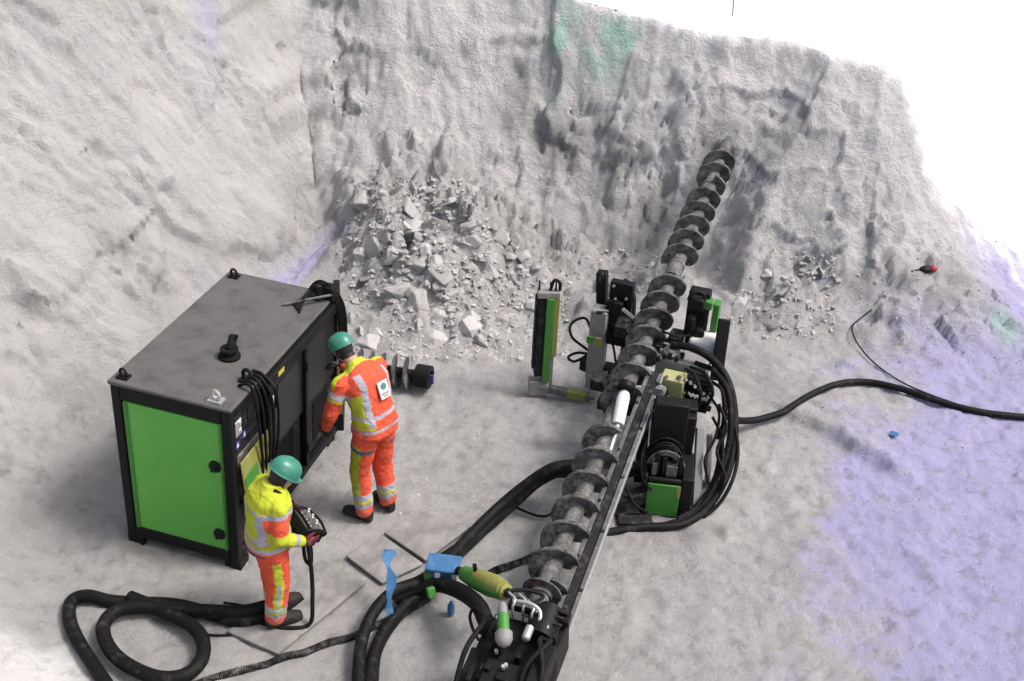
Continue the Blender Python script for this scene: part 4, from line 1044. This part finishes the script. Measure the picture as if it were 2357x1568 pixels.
tag(MB().bar(at(990, 1352, .29), at(994, 1375, .22), .06, .05).build('green_clip', 'green', None, .006, origin=at(992, 1375, .22)), 'small green clip on the thick hose under the blue box', 'clip')
b = MB(); b.lathe(at(1038, 1412, .02), (0, 0, 1), [(0, .028), (.08, .028), (.09, .02), (.12, .014)], 16)
tag(b.build('blue_bottle', 'blue', None), 'small light blue bottle standing under the hose beside the front carriage', 'bottle')
# odds and ends on the right
rg = thing('red_tool', on(2135, 625), 'small black and red object lying on the pale slope at the right', 'tool')
p = on(2130, 627, .03)
b = MB(); b.ball(p, (.085, .05, .04), Matrix.Rotation(.2, 3, 'Z')); b.bar(p + Vector((-.06, 0, 0)), p + Vector((-.19, -.05, -.02)), .025, .02); b.build('body', 'black', rg, .006)
b = MB(); b.ball(p + Vector((.07, 0, .01)), (.05, .04, .045)); b.build('grip', 'red', rg)
p = on(2055, 1005, .012)
b = MB(); vs = [p + Vector((math.cos(a) * .05 * rng.uniform(.6, 1.1), math.sin(a) * .045 * rng.uniform(.6, 1.1), rng.uniform(0, .02))) for a in [k * .9 for k in range(7)]]
b.prism(vs, (0, 0, .012)); tag(b.build('blue_scrap', 'blue', None), 'tiny crumpled blue scrap on the bluish ground at the right', 'scrap')
p = on(1688, 52); q = p + Vector((-.06, .0, .5))
b = MB(); b.cyl(p - Vector((0, 0, .15)), q, .011, .009, 8); tag(b.build('thin_stake', 'steel', None), 'thin grey stake standing in the white ground beyond the rim', 'stake')
p = on(1992, 722)

# ------------------------------------------------------------------ people
def attr_mat(name, rough, bump, bscale, spec=.3):
    m, t, b = new_mat(name)
    N, L = t.nodes, t.links
    a = N.new('ShaderNodeAttribute'); a.attribute_name = 'colour'
    tc = N.new('ShaderNodeTexCoord'); n = N.new('ShaderNodeTexNoise'); n.inputs['Scale'].default_value = 9; n.inputs['Detail'].default_value = 7
    L.new(tc.outputs['Object'], n.inputs['Vector'])
    mr = N.new('ShaderNodeMapRange'); mr.inputs[1].default_value = .3; mr.inputs[2].default_value = .7; mr.inputs[3].default_value = .82; mr.inputs[4].default_value = 1.08
    L.new(n.outputs['Fac'], mr.inputs[0])
    mx = N.new('ShaderNodeMix'); mx.data_type = 'RGBA'; mx.blend_type = 'MULTIPLY'; mx.inputs[0].default_value = 1
    L.new(a.outputs['Color'], mx.inputs[6]); L.new(mr.outputs[0], mx.inputs[7])
    nd = N.new('ShaderNodeTexNoise'); nd.inputs['Scale'].default_value = 5; nd.inputs['Detail'].default_value = 9; nd.inputs['Roughness'].default_value = .75; L.new(tc.outputs['Object'], nd.inputs['Vector'])
    sx = N.new('ShaderNodeSeparateXYZ'); L.new(tc.outputs['Object'], sx.inputs[0])
    mz = N.new('ShaderNodeMapRange'); mz.inputs[1].default_value = .75; mz.inputs[2].default_value = .0; mz.inputs[3].default_value = -.10; mz.inputs[4].default_value = .16; L.new(sx.outputs[2], mz.inputs[0])
    ad = N.new('ShaderNodeMath'); ad.operation = 'ADD'; L.new(nd.outputs['Fac'], ad.inputs[0]); L.new(mz.outputs[0], ad.inputs[1])
    md = N.new('ShaderNodeMapRange'); md.inputs[1].default_value = .52; md.inputs[2].default_value = .75; md.inputs[4].default_value = .42; L.new(ad.outputs[0], md.inputs[0])
    m3 = N.new('ShaderNodeMix'); m3.data_type = 'RGBA'; L.new(md.outputs[0], m3.inputs[0]); L.new(mx.outputs[2], m3.inputs[6]); m3.inputs[7].default_value = (.27, .26, .25, 1)
    L.new((m3 if name.startswith('hi_vis') else mx).outputs[2], b.inputs['Base Color'])
    b.inputs['Roughness'].default_value = rough; b.inputs['Specular IOR Level'].default_value = spec
    n2 = N.new('ShaderNodeTexNoise'); n2.inputs['Scale'].default_value = bscale; n2.inputs['Detail'].default_value = 3; n2.inputs['Distortion'].default_value = 1.2
    L.new(tc.outputs['Object'], n2.inputs['Vector'])
    bp = N.new('ShaderNodeBump'); bp.inputs['Strength'].default_value = bump; bp.inputs['Distance'].default_value = .03
    L.new(n2.outputs['Fac'], bp.inputs['Height']); L.new(bp.outputs[0], b.inputs['Normal'])
    return m
M['cloth'] = attr_mat('hi_vis_workwear', .8, .8, 10)
M['body'] = attr_mat('skin_and_hair', .55, .1, 40)
M['leather'] = attr_mat('worn_black_leather', .6, .3, 30, .15)

def capsule(mb, p0, p1, r0, r1=None):
    r1 = r0 if r1 is None else r1
    mb.cyl(p0, p1, r0, r1, 18); mb.ball(p0, r0, nu=18, nv=12); mb.ball(p1, r1, nu=18, nv=12)
def loft(mb, secs, n=28):
    """secs: (centre, half width vector, half depth vector)"""
    vs = []
    for c, a, d in secs:
        for k in range(n):
            t = 2 * math.pi * k / n; ct, st_ = math.cos(t), math.sin(t)
            e = .8
            vs.append(Vector(c) + Vector(a) * math.copysign(abs(ct) ** e, ct) + Vector(d) * math.copysign(abs(st_) ** e, st_))
    fs = [(j * n + k, j * n + (k + 1) % n, (j + 1) * n + (k + 1) % n, (j + 1) * n + k) for j in range(len(secs) - 1) for k in range(n)]
    fs += [tuple(range(n - 1, -1, -1)), tuple(range((len(secs) - 1) * n, len(secs) * n))]
    mb.add(vs, fs)
def remesh(mb, name, mt, root, voxel, smooth, colour, wrinkle=0.0, seed=0):
    o0 = root if isinstance(root, Vector) else ORIGIN[root.name]
    me = bpy.data.meshes.new('tmp'); me.from_pydata([tuple(q - o0) for q in mb.v], [], mb.f)
    bm = bmesh.new(); bm.from_mesh(me); bmesh.ops.recalc_face_normals(bm, faces=bm.faces); bm.to_mesh(me); bm.free()
    t = bpy.data.objects.new('tmp', me); COL.objects.link(t)
    r = t.modifiers.new('r', 'REMESH'); r.mode = 'VOXEL'; r.voxel_size = voxel; r.adaptivity = 0
    s_ = t.modifiers.new('s', 'SMOOTH'); s_.iterations = smooth; s_.factor = .5
    dg = bpy.context.evaluated_depsgraph_get(); dg.update()
    out = bpy.data.meshes.new_from_object(t.evaluated_get(dg), depsgraph=dg)
    bpy.data.objects.remove(t); bpy.data.meshes.remove(me)
    out.name = name
    co = np.empty(len(out.vertices) * 3, np.float32); out.vertices.foreach_get('co', co); co = co.reshape(-1, 3)
    if wrinkle:
        nr = np.empty(len(out.vertices) * 3, np.float32); out.vertices.foreach_get('normal', nr); nr = nr.reshape(-1, 3)
        dsp = np.array([mnoise.noise(Vector((p[0] * 7 + seed, p[1] * 7, p[2] * 11))) * 1.0 + .5 * mnoise.noise(Vector((p[0] * 17 + seed, p[1] * 17, p[2] * 24))) for p in co])
        co = co + nr * (dsp * wrinkle)[:, None].astype(np.float32)
        out.vertices.foreach_set('co', co.astype(np.float32).ravel())
    c = colour(co + np.array(o0, np.float32))
    a = out.color_attributes.new('colour', 'FLOAT_COLOR', 'POINT')
    a.data.foreach_set('color', np.concatenate([c, np.ones((len(c), 1))], 1).astype(np.float32).ravel())
    out.materials.clear(); out.materials.append(M[mt]); out.shade_smooth()
    o = bpy.data.objects.new(name, out); COL.objects.link(o)
    if isinstance(root, Vector): o.location = root; ORIGIN[o.name] = Vector(root)
    else: o.parent = root
    return o

OR, YE, SI, DKB = np.array((.64, .085, .04)), np.array((.41, .47, .028)), np.array((.34, .345, .40)), np.array((.02, .022, .03))
SKIN, HAIR = np.array((.50, .28, .21)), np.array((.02, .016, .014))

def hand(mb, wr, d, nrm, side_, curl, r=.0088, sc=1.0):
    """palm with four fingers of different length and a thumb; side_: +1 thumb toward +x of the hand frame"""
    d = Vector(d).normalized(); nrm = (Vector(nrm) - d * Vector(nrm).dot(d)).normalized(); x = d.cross(nrm)
    loft(mb, [(wr - d * .03, x * .026, nrm * .02), (wr + d * .015, x * .034, nrm * .019), (wr + d * .06, x * .043, nrm * .017), (wr + d * .092, x * .04, nrm * .013)], 16)
    for k, (off, ln) in enumerate(((.030, .072), (.010, .080), (-.011, .075), (-.031, .058))):
        p = wr + d * .088 + x * off * side_; a = .15
        for q in range(3):
            a += curl * (.8 + .06 * k); nd_ = d * math.cos(a) + nrm * math.sin(a); l_ = ln * (.45, .31, .26)[q]
            capsule(mb, p, p + nd_ * l_, r * (1 - .09 * q), r * (.93 - .09 * q)); p = p + nd_ * l_
    p = wr + d * .028 + x * .03 * side_
    for q in range(2):
        nd_ = (d * .72 + x * side_ * (.62 - .45 * q) + nrm * (.3 + .5 * q * curl)).normalized(); l_ = (.046, .034)[q]
        capsule(mb, p, p + nd_ * l_, r * 1.15, r); p = p + nd_ * l_

def person(root, face, J, label, tilt, jc, tc, boots_dir, glove_col, hands, sl=1.0, hs=1.0):
    root = Vector(root); Fv = Vector((face[0], face[1], 0)).normalized(); Lv = Vector((-Fv.y, Fv.x, 0)); Uv = Vector((0, 0, 1))
    W = lambda p: root + Fv * p[0] + Lv * p[1] + Uv * p[2]
    Lo = lambda P: np.stack([(P - np.array(root)) @ np.array(Fv), (P - np.array(root)) @ np.array(Lv), (P - np.array(root))[:, 2]], 1)
    j = {k: W(v) for k, v in J.items()}
    hu = (Uv * math.cos(tilt) + Fv * math.sin(tilt)).normalized(); hf = (Fv * math.cos(tilt) - Uv * math.sin(tilt)).normalized()
    HR = Matrix((Lv, hf, hu)).transposed()         # columns: left, forward, up of the head
    hc = j['head']; H = lambda l, f, u: hc + HR @ Vector((l * hs, f * hs, u * hs))
    b = MB()
    # head with face
    b.ball(H(0, -.005, .02), (.076, .096, .105), HR, 24, 18); b.ball(H(0, .025, -.05), (.056, .066, .066), HR, 20, 14); b.ball(H(0, .055, -.088), (.026, .028, .022), HR)
    b.ball(H(0, .095, -.03), (.013, .022, .026), HR); b.ball(H(0, .1, -.042), (.018, .014, .012), HR)
    b.ball(H(0, .078, -.068), (.024, .014, .007), HR); b.ball(H(0, .077, -.079), (.021, .013, .007), HR)
    for s_ in (-1, 1):
        b.ball(H(.078 * s_, -.008, -.02), (.012, .022, .034), HR); b.ball(H(.032 * s_, .078, -.004), (.015, .013, .011), HR); b.ball(H(.032 * s_, .083, .016), (.022, .012, .008), HR)
    capsule(b, j['neck'], H(0, -.02, -.05), .06, .056)
    # trunk
    up1 = (j['neck'] - j['chest']).normalized(); fd = Lv.cross(up1).normalized() if Lv.cross(up1).dot(Fv) > 0 else -Lv.cross(up1).normalized()
    trunk = lambda g: [(j['pelvis'] - Uv * .09, Lv * (.125 + g) * sl, Fv * (.095 + g)), (j['pelvis'], Lv * (.165 + g) * sl, Fv * (.115 + g)), (j['waist'], Lv * (.15 + g) * sl, Fv * (.105 + g)),
                       (j['chest'], Lv * (.175 + g) * sl, fd * (.12 + g)), (j['chest'].lerp(j['neck'], .55), Lv * (.165 + g) * sl, fd * (.105 + g)), (j['neck'], Lv * (.085 + g) * sl, fd * (.07 + g))]
    loft(b, trunk(0))
    for s_ in 'LR':
        capsule(b, j['sh' + s_], j['el' + s_], .048, .038); capsule(b, j['el' + s_], j['wr' + s_], .040, .027)
        capsule(b, j['chest'].lerp(j['neck'], .6), j['sh' + s_], .07, .052)
        d, nrm, side_, curl = hands[s_]; d = Fv * d[0] + Lv * d[1] + Uv * d[2]; nrm = Fv * nrm[0] + Lv * nrm[1] + Uv * nrm[2]
        hand(b, j['wr' + s_], d, nrm, side_, curl)
        capsule(b, j['hip' + s_], j['kn' + s_], .085, .055); capsule(b, j['kn' + s_], j['an' + s_], .056, .038)
        bd_ = Fv * boots_dir[s_][0] + Lv * boots_dir[s_][1]; bd_.normalize(); a_ = j['an' + s_]; gz = Vector((a_.x, a_.y, root.z))
        capsule(b, gz - bd_ * .03 + Uv * .045, gz + bd_ * .13 + Uv * .035, .037, .03)
        capsule(b, gz - bd_ * .03 + Uv * .05, a_, .036, .038)
    def skin_col(P):
        q = P - np.array(hc); l, f, u = q @ np.array(Lv), q @ np.array(hf), q @ np.array(hu)
        c = np.tile(SKIN, (len(P), 1))
        hair = (np.linalg.norm(q, axis=1) < .17) & ((u > .055) | ((f < .0) & (u > -.075)))
        c[hair] = HAIR
        for s_ in (-1, 1):
            c[((l - .032 * s_) ** 2 + ((u + .004) * 1.3) ** 2 < .010 ** 2) & (f > .075)] = (.03, .025, .02)
        c[(abs(l) < .022) & (abs(u + .0735) < .006) & (f > .07)] = (.32, .10, .09)
        return c
    body = remesh(b, 'person', 'body', root, .0065, 2, skin_col)
    tag(body, label, 'person')
    # jacket
    b = MB(); t = trunk(.035)
    t[0] = (j['pelvis'] - Uv * .06, Lv * .205 * sl, Fv * .16); t[1] = (j['pelvis'] + Uv * .02, Lv * .2 * sl, Fv * .155)
    t[-1] = (j['neck'] + up1 * .01, Lv * .105, fd * .09)
    loft(b, t)
    loft(b, [(j['neck'] - up1 * .03, Lv * .1, fd * .09), (j['neck'] + up1 * .045, Lv * .078, fd * .078)], 22)
    for s_ in 'LR':
        w_ = j['wr' + s_]; e_ = j['el' + s_]
        capsule(b, j['chest'].lerp(j['neck'], .5), j['sh' + s_], .10 * sl, .078 * sl); capsule(b, j['sh' + s_], e_, .078 * sl, .066 * sl); capsule(b, e_, e_.lerp(w_, .9), .066 * sl, .05 * sl)
    ax_ = np.array((j['neck'] - j['pelvis']).normalized()); A_ = lambda k: np.array(j[k])
    def seg(P, a, c):
        a, c = np.array(a), np.array(c); d = c - a; t = np.clip(((P - a) @ d) / (d @ d), 0, 1); return np.linalg.norm(P - a - t[:, None] * d, axis=1), t
    def jcol(P):
        D, T, nm = [], [], []
        d, t = seg(P, j['pelvis'] - Uv * .06, j['waist']); D.append(d - .15); T.append(t * .4); nm.append(0)
        d, t = seg(P, j['waist'], j['neck']); D.append(d - .15); T.append(.4 + t * .6); nm.append(0)
        for s_ in 'LR':
            d, t = seg(P, j['sh' + s_], j['el' + s_]); D.append(d - .075); T.append(t * .5); nm.append(1)
            d, t = seg(P, j['el' + s_], j['wr' + s_]); D.append(d - .06); T.append(.5 + t * .5); nm.append(1)
        D = np.array(D); i = D.argmin(0); T = np.array(T)[i, np.arange(len(P))]; nm = np.array(nm)[i]
        return jc(nm, T, Lo(P))
    jk_ = remesh(b, 'jacket', 'cloth', body, .010, 3, jcol, .007, 1)
    # trousers
    b = MB()
    loft(b, [(j['pelvis'] - Uv * .12, Lv * .15 * sl, Fv * .115), (j['pelvis'] - Uv * .03, Lv * .185 * sl, Fv * .135), (j['pelvis'] + Uv * .08, Lv * .17 * sl, Fv * .125)])
    for s_ in 'LR':
        st_w = max(sl, .97)
        capsule(b, j['hip' + s_], j['kn' + s_], .114 * st_w, .09 * st_w); capsule(b, j['kn' + s_], j['an' + s_] + Uv * .02, .09 * st_w, .08 * st_w)
    def tcol(P):
        D, T, off = [], [], []
        for s_ in 'LR':
            d, t = seg(P, j['hip' + s_], j['kn' + s_]); D.append(d); T.append(t * .5)
            d, t = seg(P, j['kn' + s_], j['an' + s_]); D.append(d); T.append(.5 + t * .5)
        D = np.array(D); i = D.argmin(0); T = np.array(T)[i, np.arange(len(P))]; lg = np.where(i < 2, 1, -1)
        L_ = Lo(P); cl = np.where(lg > 0, J['hipL'][1] * (1 - T) + J['anL'][1] * T, J['hipR'][1] * (1 - T) + J['anR'][1] * T)
        cf = np.where(lg > 0, np.interp(T, [0, .5, 1], [J['hipL'][0], J['knL'][0], J['anL'][0]]), np.interp(T, [0, .5, 1], [J['hipR'][0], J['knR'][0], J['anR'][0]]))
        return tc(T, (L_[:, 1] - cl) * lg, L_[:, 0] - cf)
    remesh(b, 'trousers', 'cloth', body, .010, 3, tcol, .008, 5)
    # boots and gloves
    for s_ in 'LR':
        b = MB(); bd_ = Fv * boots_dir[s_][0] + Lv * boots_dir[s_][1]; bd_.normalize(); a_ = j['an' + s_]; gz = Vector((a_.x, a_.y, root.z)); sd = bd_.cross(Uv)
        loft(b, [(gz - bd_ * .075 + Uv * .055, sd * .034, Uv * .05), (gz - bd_ * .03 + Uv * .06, sd * .045, Uv * .058), (gz + bd_ * .07 + Uv * .052, sd * .048, Uv * .05), (gz + bd_ * .15 + Uv * .045, sd * .05, Uv * .042), (gz + bd_ * .2 + Uv * .038, sd * .034, Uv * .032)], 18)
        loft(b, [(gz - bd_ * .02 + Uv * .05, bd_ * .06, sd * .05), (a_ + Uv * .06, bd_ * .058, sd * .052)], 18)
        remesh(b, 'boot', 'leather', body, .009, 2, lambda P: np.where((P[:, 2:3] < root.z + .022), np.array([[.012, .012, .012]]), np.array([[.03, .027, .025]])))
        b = MB(); d, nrm, side_, curl = hands[s_]; d = Fv * d[0] + Lv * d[1] + Uv * d[2]; nrm = Fv * nrm[0] + Lv * nrm[1] + Uv * nrm[2]
        hand(b, j['wr' + s_], d, nrm, side_, curl, .0125)
        dd_ = d.normalized(); capsule(b, j['wr' + s_] - dd_ * .05, j['wr' + s_], .036, .033)
        remesh(b, 'glove', 'leather', body, .006, 1, lambda P: np.tile(glove_col, (len(P), 1)))
    # helmet
    b = MB(); vs = []; n = 32; prof = [(.0, 1.0), (.02, .995), (.045, .97), (.07, .9), (.092, .78), (.108, .6), (.118, .38), (.122, .12)]
    for u, rr in prof:
        for k in range(n):
            a = 2 * math.pi * k / n; vs.append(H(.106 * rr * math.cos(a), .132 * rr * math.sin(a) - .008, u + .03))
    fs = [(q * n + k, q * n + (k + 1) % n, (q + 1) * n + (k + 1) % n, (q + 1) * n + k) for q in range(len(prof) - 1) for k in range(n)] + [tuple(range(n - 1, -1, -1)), tuple(range((len(prof) - 1) * n, len(prof) * n))]
    b.add(vs, fs)
    vs = []
    for u, g in ((.022, 1.02), (.034, 1.02)):
        for k in range(n):
            a = 2 * math.pi * k / n; fr = max(0, math.sin(a)); vs.append(H(.112 * g * math.cos(a), (.138 + .045 * fr ** 3) * math.sin(a) - .008, u - .012 * fr))
    b.add(vs, [tuple(range(n - 1, -1, -1)), tuple(range(n, 2 * n))] + [(k, (k + 1) % n, n + (k + 1) % n, n + k) for k in range(n)])
    hel = b.build('helmet', 'helmet', body, .002)
    b = MB()
    for lx, rr in ((0, 1.0), (.035, .93), (-.035, .93)):
        b.tube([H(lx, -.008 - math.cos(t_) * .128 * rr, .045 + math.sin(t_) * .108 * rr) for t_ in [math.pi * q / 12 for q in range(1, 12)]], .007, 8, 2)
    b.build('helmet_ridge', 'helmet', hel)
    b = MB(); b.tube([H(.085 * s2, f_, u_) for s2, f_, u_ in ((1, -.01, .03), (.98, .0, -.04), (.5, .05, -.105), (-.5, .05, -.105), (-.98, 0, -.04), (-1, -.01, .03))], .006, 6)
    b.build('chin_strap', 'navy', hel)
    return body, W, j, (Fv, Lv, Uv), H

def pick(n, base): return np.tile(base, (n, 1))
def jacket_a(nm, T, L):
    c = pick(len(T), OR); t, a = nm == 0, nm == 1; l = L[:, 1]; al = np.abs(l)
    side = t & (al > .135) & (T > .24) & (T < .66) & (l > 0); c[side] = YE
    c[t & (T > .86) & (L[:, 0] > .13)] = YE; c[t & (L[:, 0] > .24) & (T > .6)] = YE
    c[t & (np.abs(l - .125) < .024) & (T > .2) & (T < .92)] = SI; c[t & (np.abs(l + .14) < .016) & (T > .4) & (T < .9)] = SI
    c[t & (np.abs(T - .36) < .03)] = SI; c[t & (np.abs(T - .13) < .028)] = SI; c[t & (np.abs(T - .20) < .025) & (l > .1)] = YE
    c[a & (T < .05) & (L[:, 0] > .15)] = YE; c[a & (np.abs(T - .15) < .045)] = SI; c[a & (np.abs(T - .225) < .025)] = YE
    c[a & (np.abs(T - .78) < .05)] = OR
    return c
def trousers_a(T, lo, fo):
    c = pick(len(T), OR)
    fr = (lo > .02) & (fo > -.055) & (fo < .035)
    c[fr & (T > .12) & (T < .78)] = YE * .8
    c[(np.abs(T - .80) < .035)] = SI; c[(np.abs(T - .90) < .03)] = SI; c[(np.abs(T - .85) < .018)] = YE
    c[(np.abs(T - .17) < .025) & (lo > -.02)] = np.array((.06, .10, .16))  # dark blue thigh band paints the shadow of the jacket hem
    return c
def jacket_b(nm, T, L):
    c = pick(len(T), OR); t, a = nm == 0, nm == 1; l = L[:, 1]; al = np.abs(l)
    c[t & (al < .125) & (T > .28)] = YE
    c[t & (T > .74)] = YE
    c[t & (np.abs(T - .71) < .03) & (al < .14)] = SI
    c[t & (np.abs(al - .13) < .024) & (T > .1) & (T < .72)] = SI
    c[t & (np.abs(T - .27) < .04)] = SI; c[t & (np.abs(T - .10) < .04)] = SI; c[t & (np.abs(T - .18) < .035)] = YE * .85
    c[a & (T < .07)] = YE; c[a & (np.abs(T - .11) < .04)] = SI; c[a & (T > .42)] = YE; c[a & (np.abs(T - .82) < .05)] = SI * .8
    return c
def trousers_b(T, lo, fo):
    c = pick(len(T), OR)
    fr = (lo > .02) & (np.abs(fo + .02) < .032)
    c[fr & (T > .15) & (T < .8)] = YE; c[fr & (np.abs(fo + .02) < .012) & (T > .45) & (T < .75)] = SI
    c[(np.abs(T - .82) < .03)] = SI; c[(np.abs(T - .90) < .03)] = SI; c[(np.abs(T - .86) < .02)] = YE
    return c

ra = Vector((-1.07, 7.365, ter(-1.07, 7.365) + .005))
JA = dict(pelvis=(0, 0, .95), waist=(.02, 0, 1.09), chest=(.08, 0, 1.28), neck=(.20, 0, 1.40), head=(.345, .0, 1.49),
          hipL=(0, .095, .90), hipR=(0, -.095, .90), knL=(.07, .115, .50), knR=(.03, -.10, .50), anL=(.02, .125, .10), anR=(-.02, -.11, .10),
          shL=(.16, .20, 1.33), shR=(.16, -.20, 1.33), elL=(.20, .28, 1.07), wrL=(.31, .24, .87), elR=(.36, -.24, 1.12), wrR=(.56, -.18, 1.16))
pa, WA, ja, FA, HA = person(ra, (-.78, .62), JA, 'person in orange and yellow work clothes and green helmet leaning to the open cabinet doors', .62, jacket_a, trousers_a,
    {'L': (.95, .25), 'R': (.95, -.2)}, np.array((.02, .02, .022)),
    {'L': ((.35, -.1, -.9), (.2, -.95, .1), -1, .55), 'R': ((.95, .2, -.1), (0, .3, -.95), 1, .45)}, .95, .9)
# badge on the back
def surf_patch(name, W, f, l, u, sx, sz, mt, parent, nrm, th=.006):
    b = MB(); c = W((f, l, u)); F3 = frame(nrm); b.box(c, (sx, th, sz), F3); return b.build(name, mt, parent, .002)
nb = (-FA[0] * .93 + FA[2] * .36)
bc_ = WA((-.082, -.03, 1.29))
b = MB(); b.box(bc_, (.10, .012, .145), frame(nb)); bdg = b.build('back_badge', 'white', pa, .004)
F3 = frame(nb)
b = MB(); b.cyl(bc_ + F3 @ Vector((.0, .007, .03)), bc_ + F3 @ Vector((0, .010, .03)), .028, n=20); b.build('green_disc', 'helmet', bdg)
b = MB(); b.box(bc_ + F3 @ Vector((.0, .0075, -.03)), (.07, .004, .014), F3); b.box(bc_ + F3 @ Vector((-.005, .0075, -.052)), (.055, .004, .010), F3); b.build('grey_bars', 'grey', bdg)

rb = at(636, 1424, .045)
JB = dict(pelvis=(0, 0, .90), waist=(.0, 0, 1.03), chest=(.02, 0, 1.20), neck=(.06, 0, 1.35), head=(.135, 0, 1.44),
          hipL=(0, .08, .86), hipR=(0, -.08, .86), knL=(.03, .08, .48), knR=(.02, -.08, .48), anL=(.03, .075, .10), anR=(-.03, -.075, .10),
          shL=(.04, .165, 1.27), shR=(.04, -.165, 1.27), elL=(.02, .22, 1.02), wrL=(.20, .19, .90), elR=(.02, -.22, 1.02), wrR=(.20, -.19, .90))
JB['head'] = (.15, 0, 1.425)
JB = {k: tuple(q * .915 for q in v) for k, v in JB.items()}
pb, WB, jb_, FB, HB = person(rb, (.84, .54), JB, 'person in yellow and orange work clothes looking down at a control box hung in front', .7, jacket_b, trousers_b,
    {'L': (.97, .2), 'R': (1, -.1)}, np.array((.10, .018, .03)),
    {'L': ((.8, .1, -.3), (.1, -1, .1), -1, .6), 'R': ((.8, -.1, -.3), (.1, 1, .1), 1, .6)}, .88, .92)
b = MB()
for k in range(2): b.ring(WB((.0, 0, .745 + .022 * k)), (0, 0, 1), .150 - .003 * k, .012, 30)
b.build('belt', 'navy', pb)

# remote control box hung round the neck of the worker in yellow
rc = thing('remote_control', WB((.25, 0, .75)), 'black remote control box with silver levers held at the waist by the worker in yellow', 'remote control')
Rr = Matrix((FB[1], (FB[0] * .86 + FB[2] * -.5).normalized(), (FB[2] * .86 + FB[0] * .5).normalized())).transposed()
rc0 = WB((.27, -.03, .81))
def rbx(b, l, f, u, sl, sf, su): b.box(rc0 + Rr @ Vector((l, f, u)), (sl, sf, su), Rr)
b = MB(); rbx(b, 0, 0, 0, .27, .15, .09); rbx(b, 0, .0, -.065, .23, .13, .05); sh = b.build('housing', 'black', rc, .015)
b = MB(); rbx(b, 0, 0, .047, .25, .13, .008); b.build('panel', 'steel', sh)
b = MB()
for k in range(6):
    c = rc0 + Rr @ Vector((-.09 + .036 * k, .02 * (k % 2), .05)); u_ = Rr @ Vector((0, 0, 1)); b.cyl(c, c + u_ * .035, .006, n=8); b.ball(c + u_ * .04, .012)
b.build('lever', 'bright', sh)
b = MB()
for k in range(5):
    c = rc0 + Rr @ Vector((-.085 + .04 * k, -.04, .05)); b.cyl(c, c + (Rr @ Vector((0, 0, 1))) * .012, .013, n=14)
b.build('knob', 'white', sh)
b = MB()
for s_ in (-1, 1): b.tube([rc0 + Rr @ Vector((.115 * s_, -.08, .01)), rc0 + Rr @ Vector((.135 * s_, -.08, .05)), rc0 + Rr @ Vector((.14 * s_, 0, .07)), rc0 + Rr @ Vector((.135 * s_, .08, .05)), rc0 + Rr @ Vector((.115 * s_, .08, .01))], .010)
b.tube([rc0 + Rr @ Vector((-.135, .08, .05)), rc0 + Rr @ Vector((0, .095, .06)), rc0 + Rr @ Vector((.135, .08, .05))], .010)
b.build('guard_rail', 'black', sh)
b = MB()
for s_ in (-1, 1): b.tube([rc0 + Rr @ Vector((.13 * s_, -.04, .05)), WB((.20, .12 * s_, 1.03)), WB((.12, .10 * s_, 1.18)), WB((.04, .08 * s_, 1.27))], .012)
b.build('neck_strap', 'rubber', rc)
hose('cable', [rc0 + Rr @ Vector((.02, .06, -.1)), WB((.28, -.02, .58)), WB((.27, -.08, .4)), WB((.24, -.14, .2)), WB((.18, -.2, .03)), WB((.0, -.12, .015)), WB((-.2, .1, .0))], .016, 'black cable hanging from the remote control down to the mat', 'cable')
hose('cable', [rc0 + Rr @ Vector((.08, .05, -.1)), WB((.32, .05, .56)), WB((.30, .0, .42)), WB((.25, -.02, .5)), WB((.27, .04, .66)), rc0 + Rr @ Vector((-.06, .05, -.1))], .014, 'black cable looped up under the remote control', 'cable')
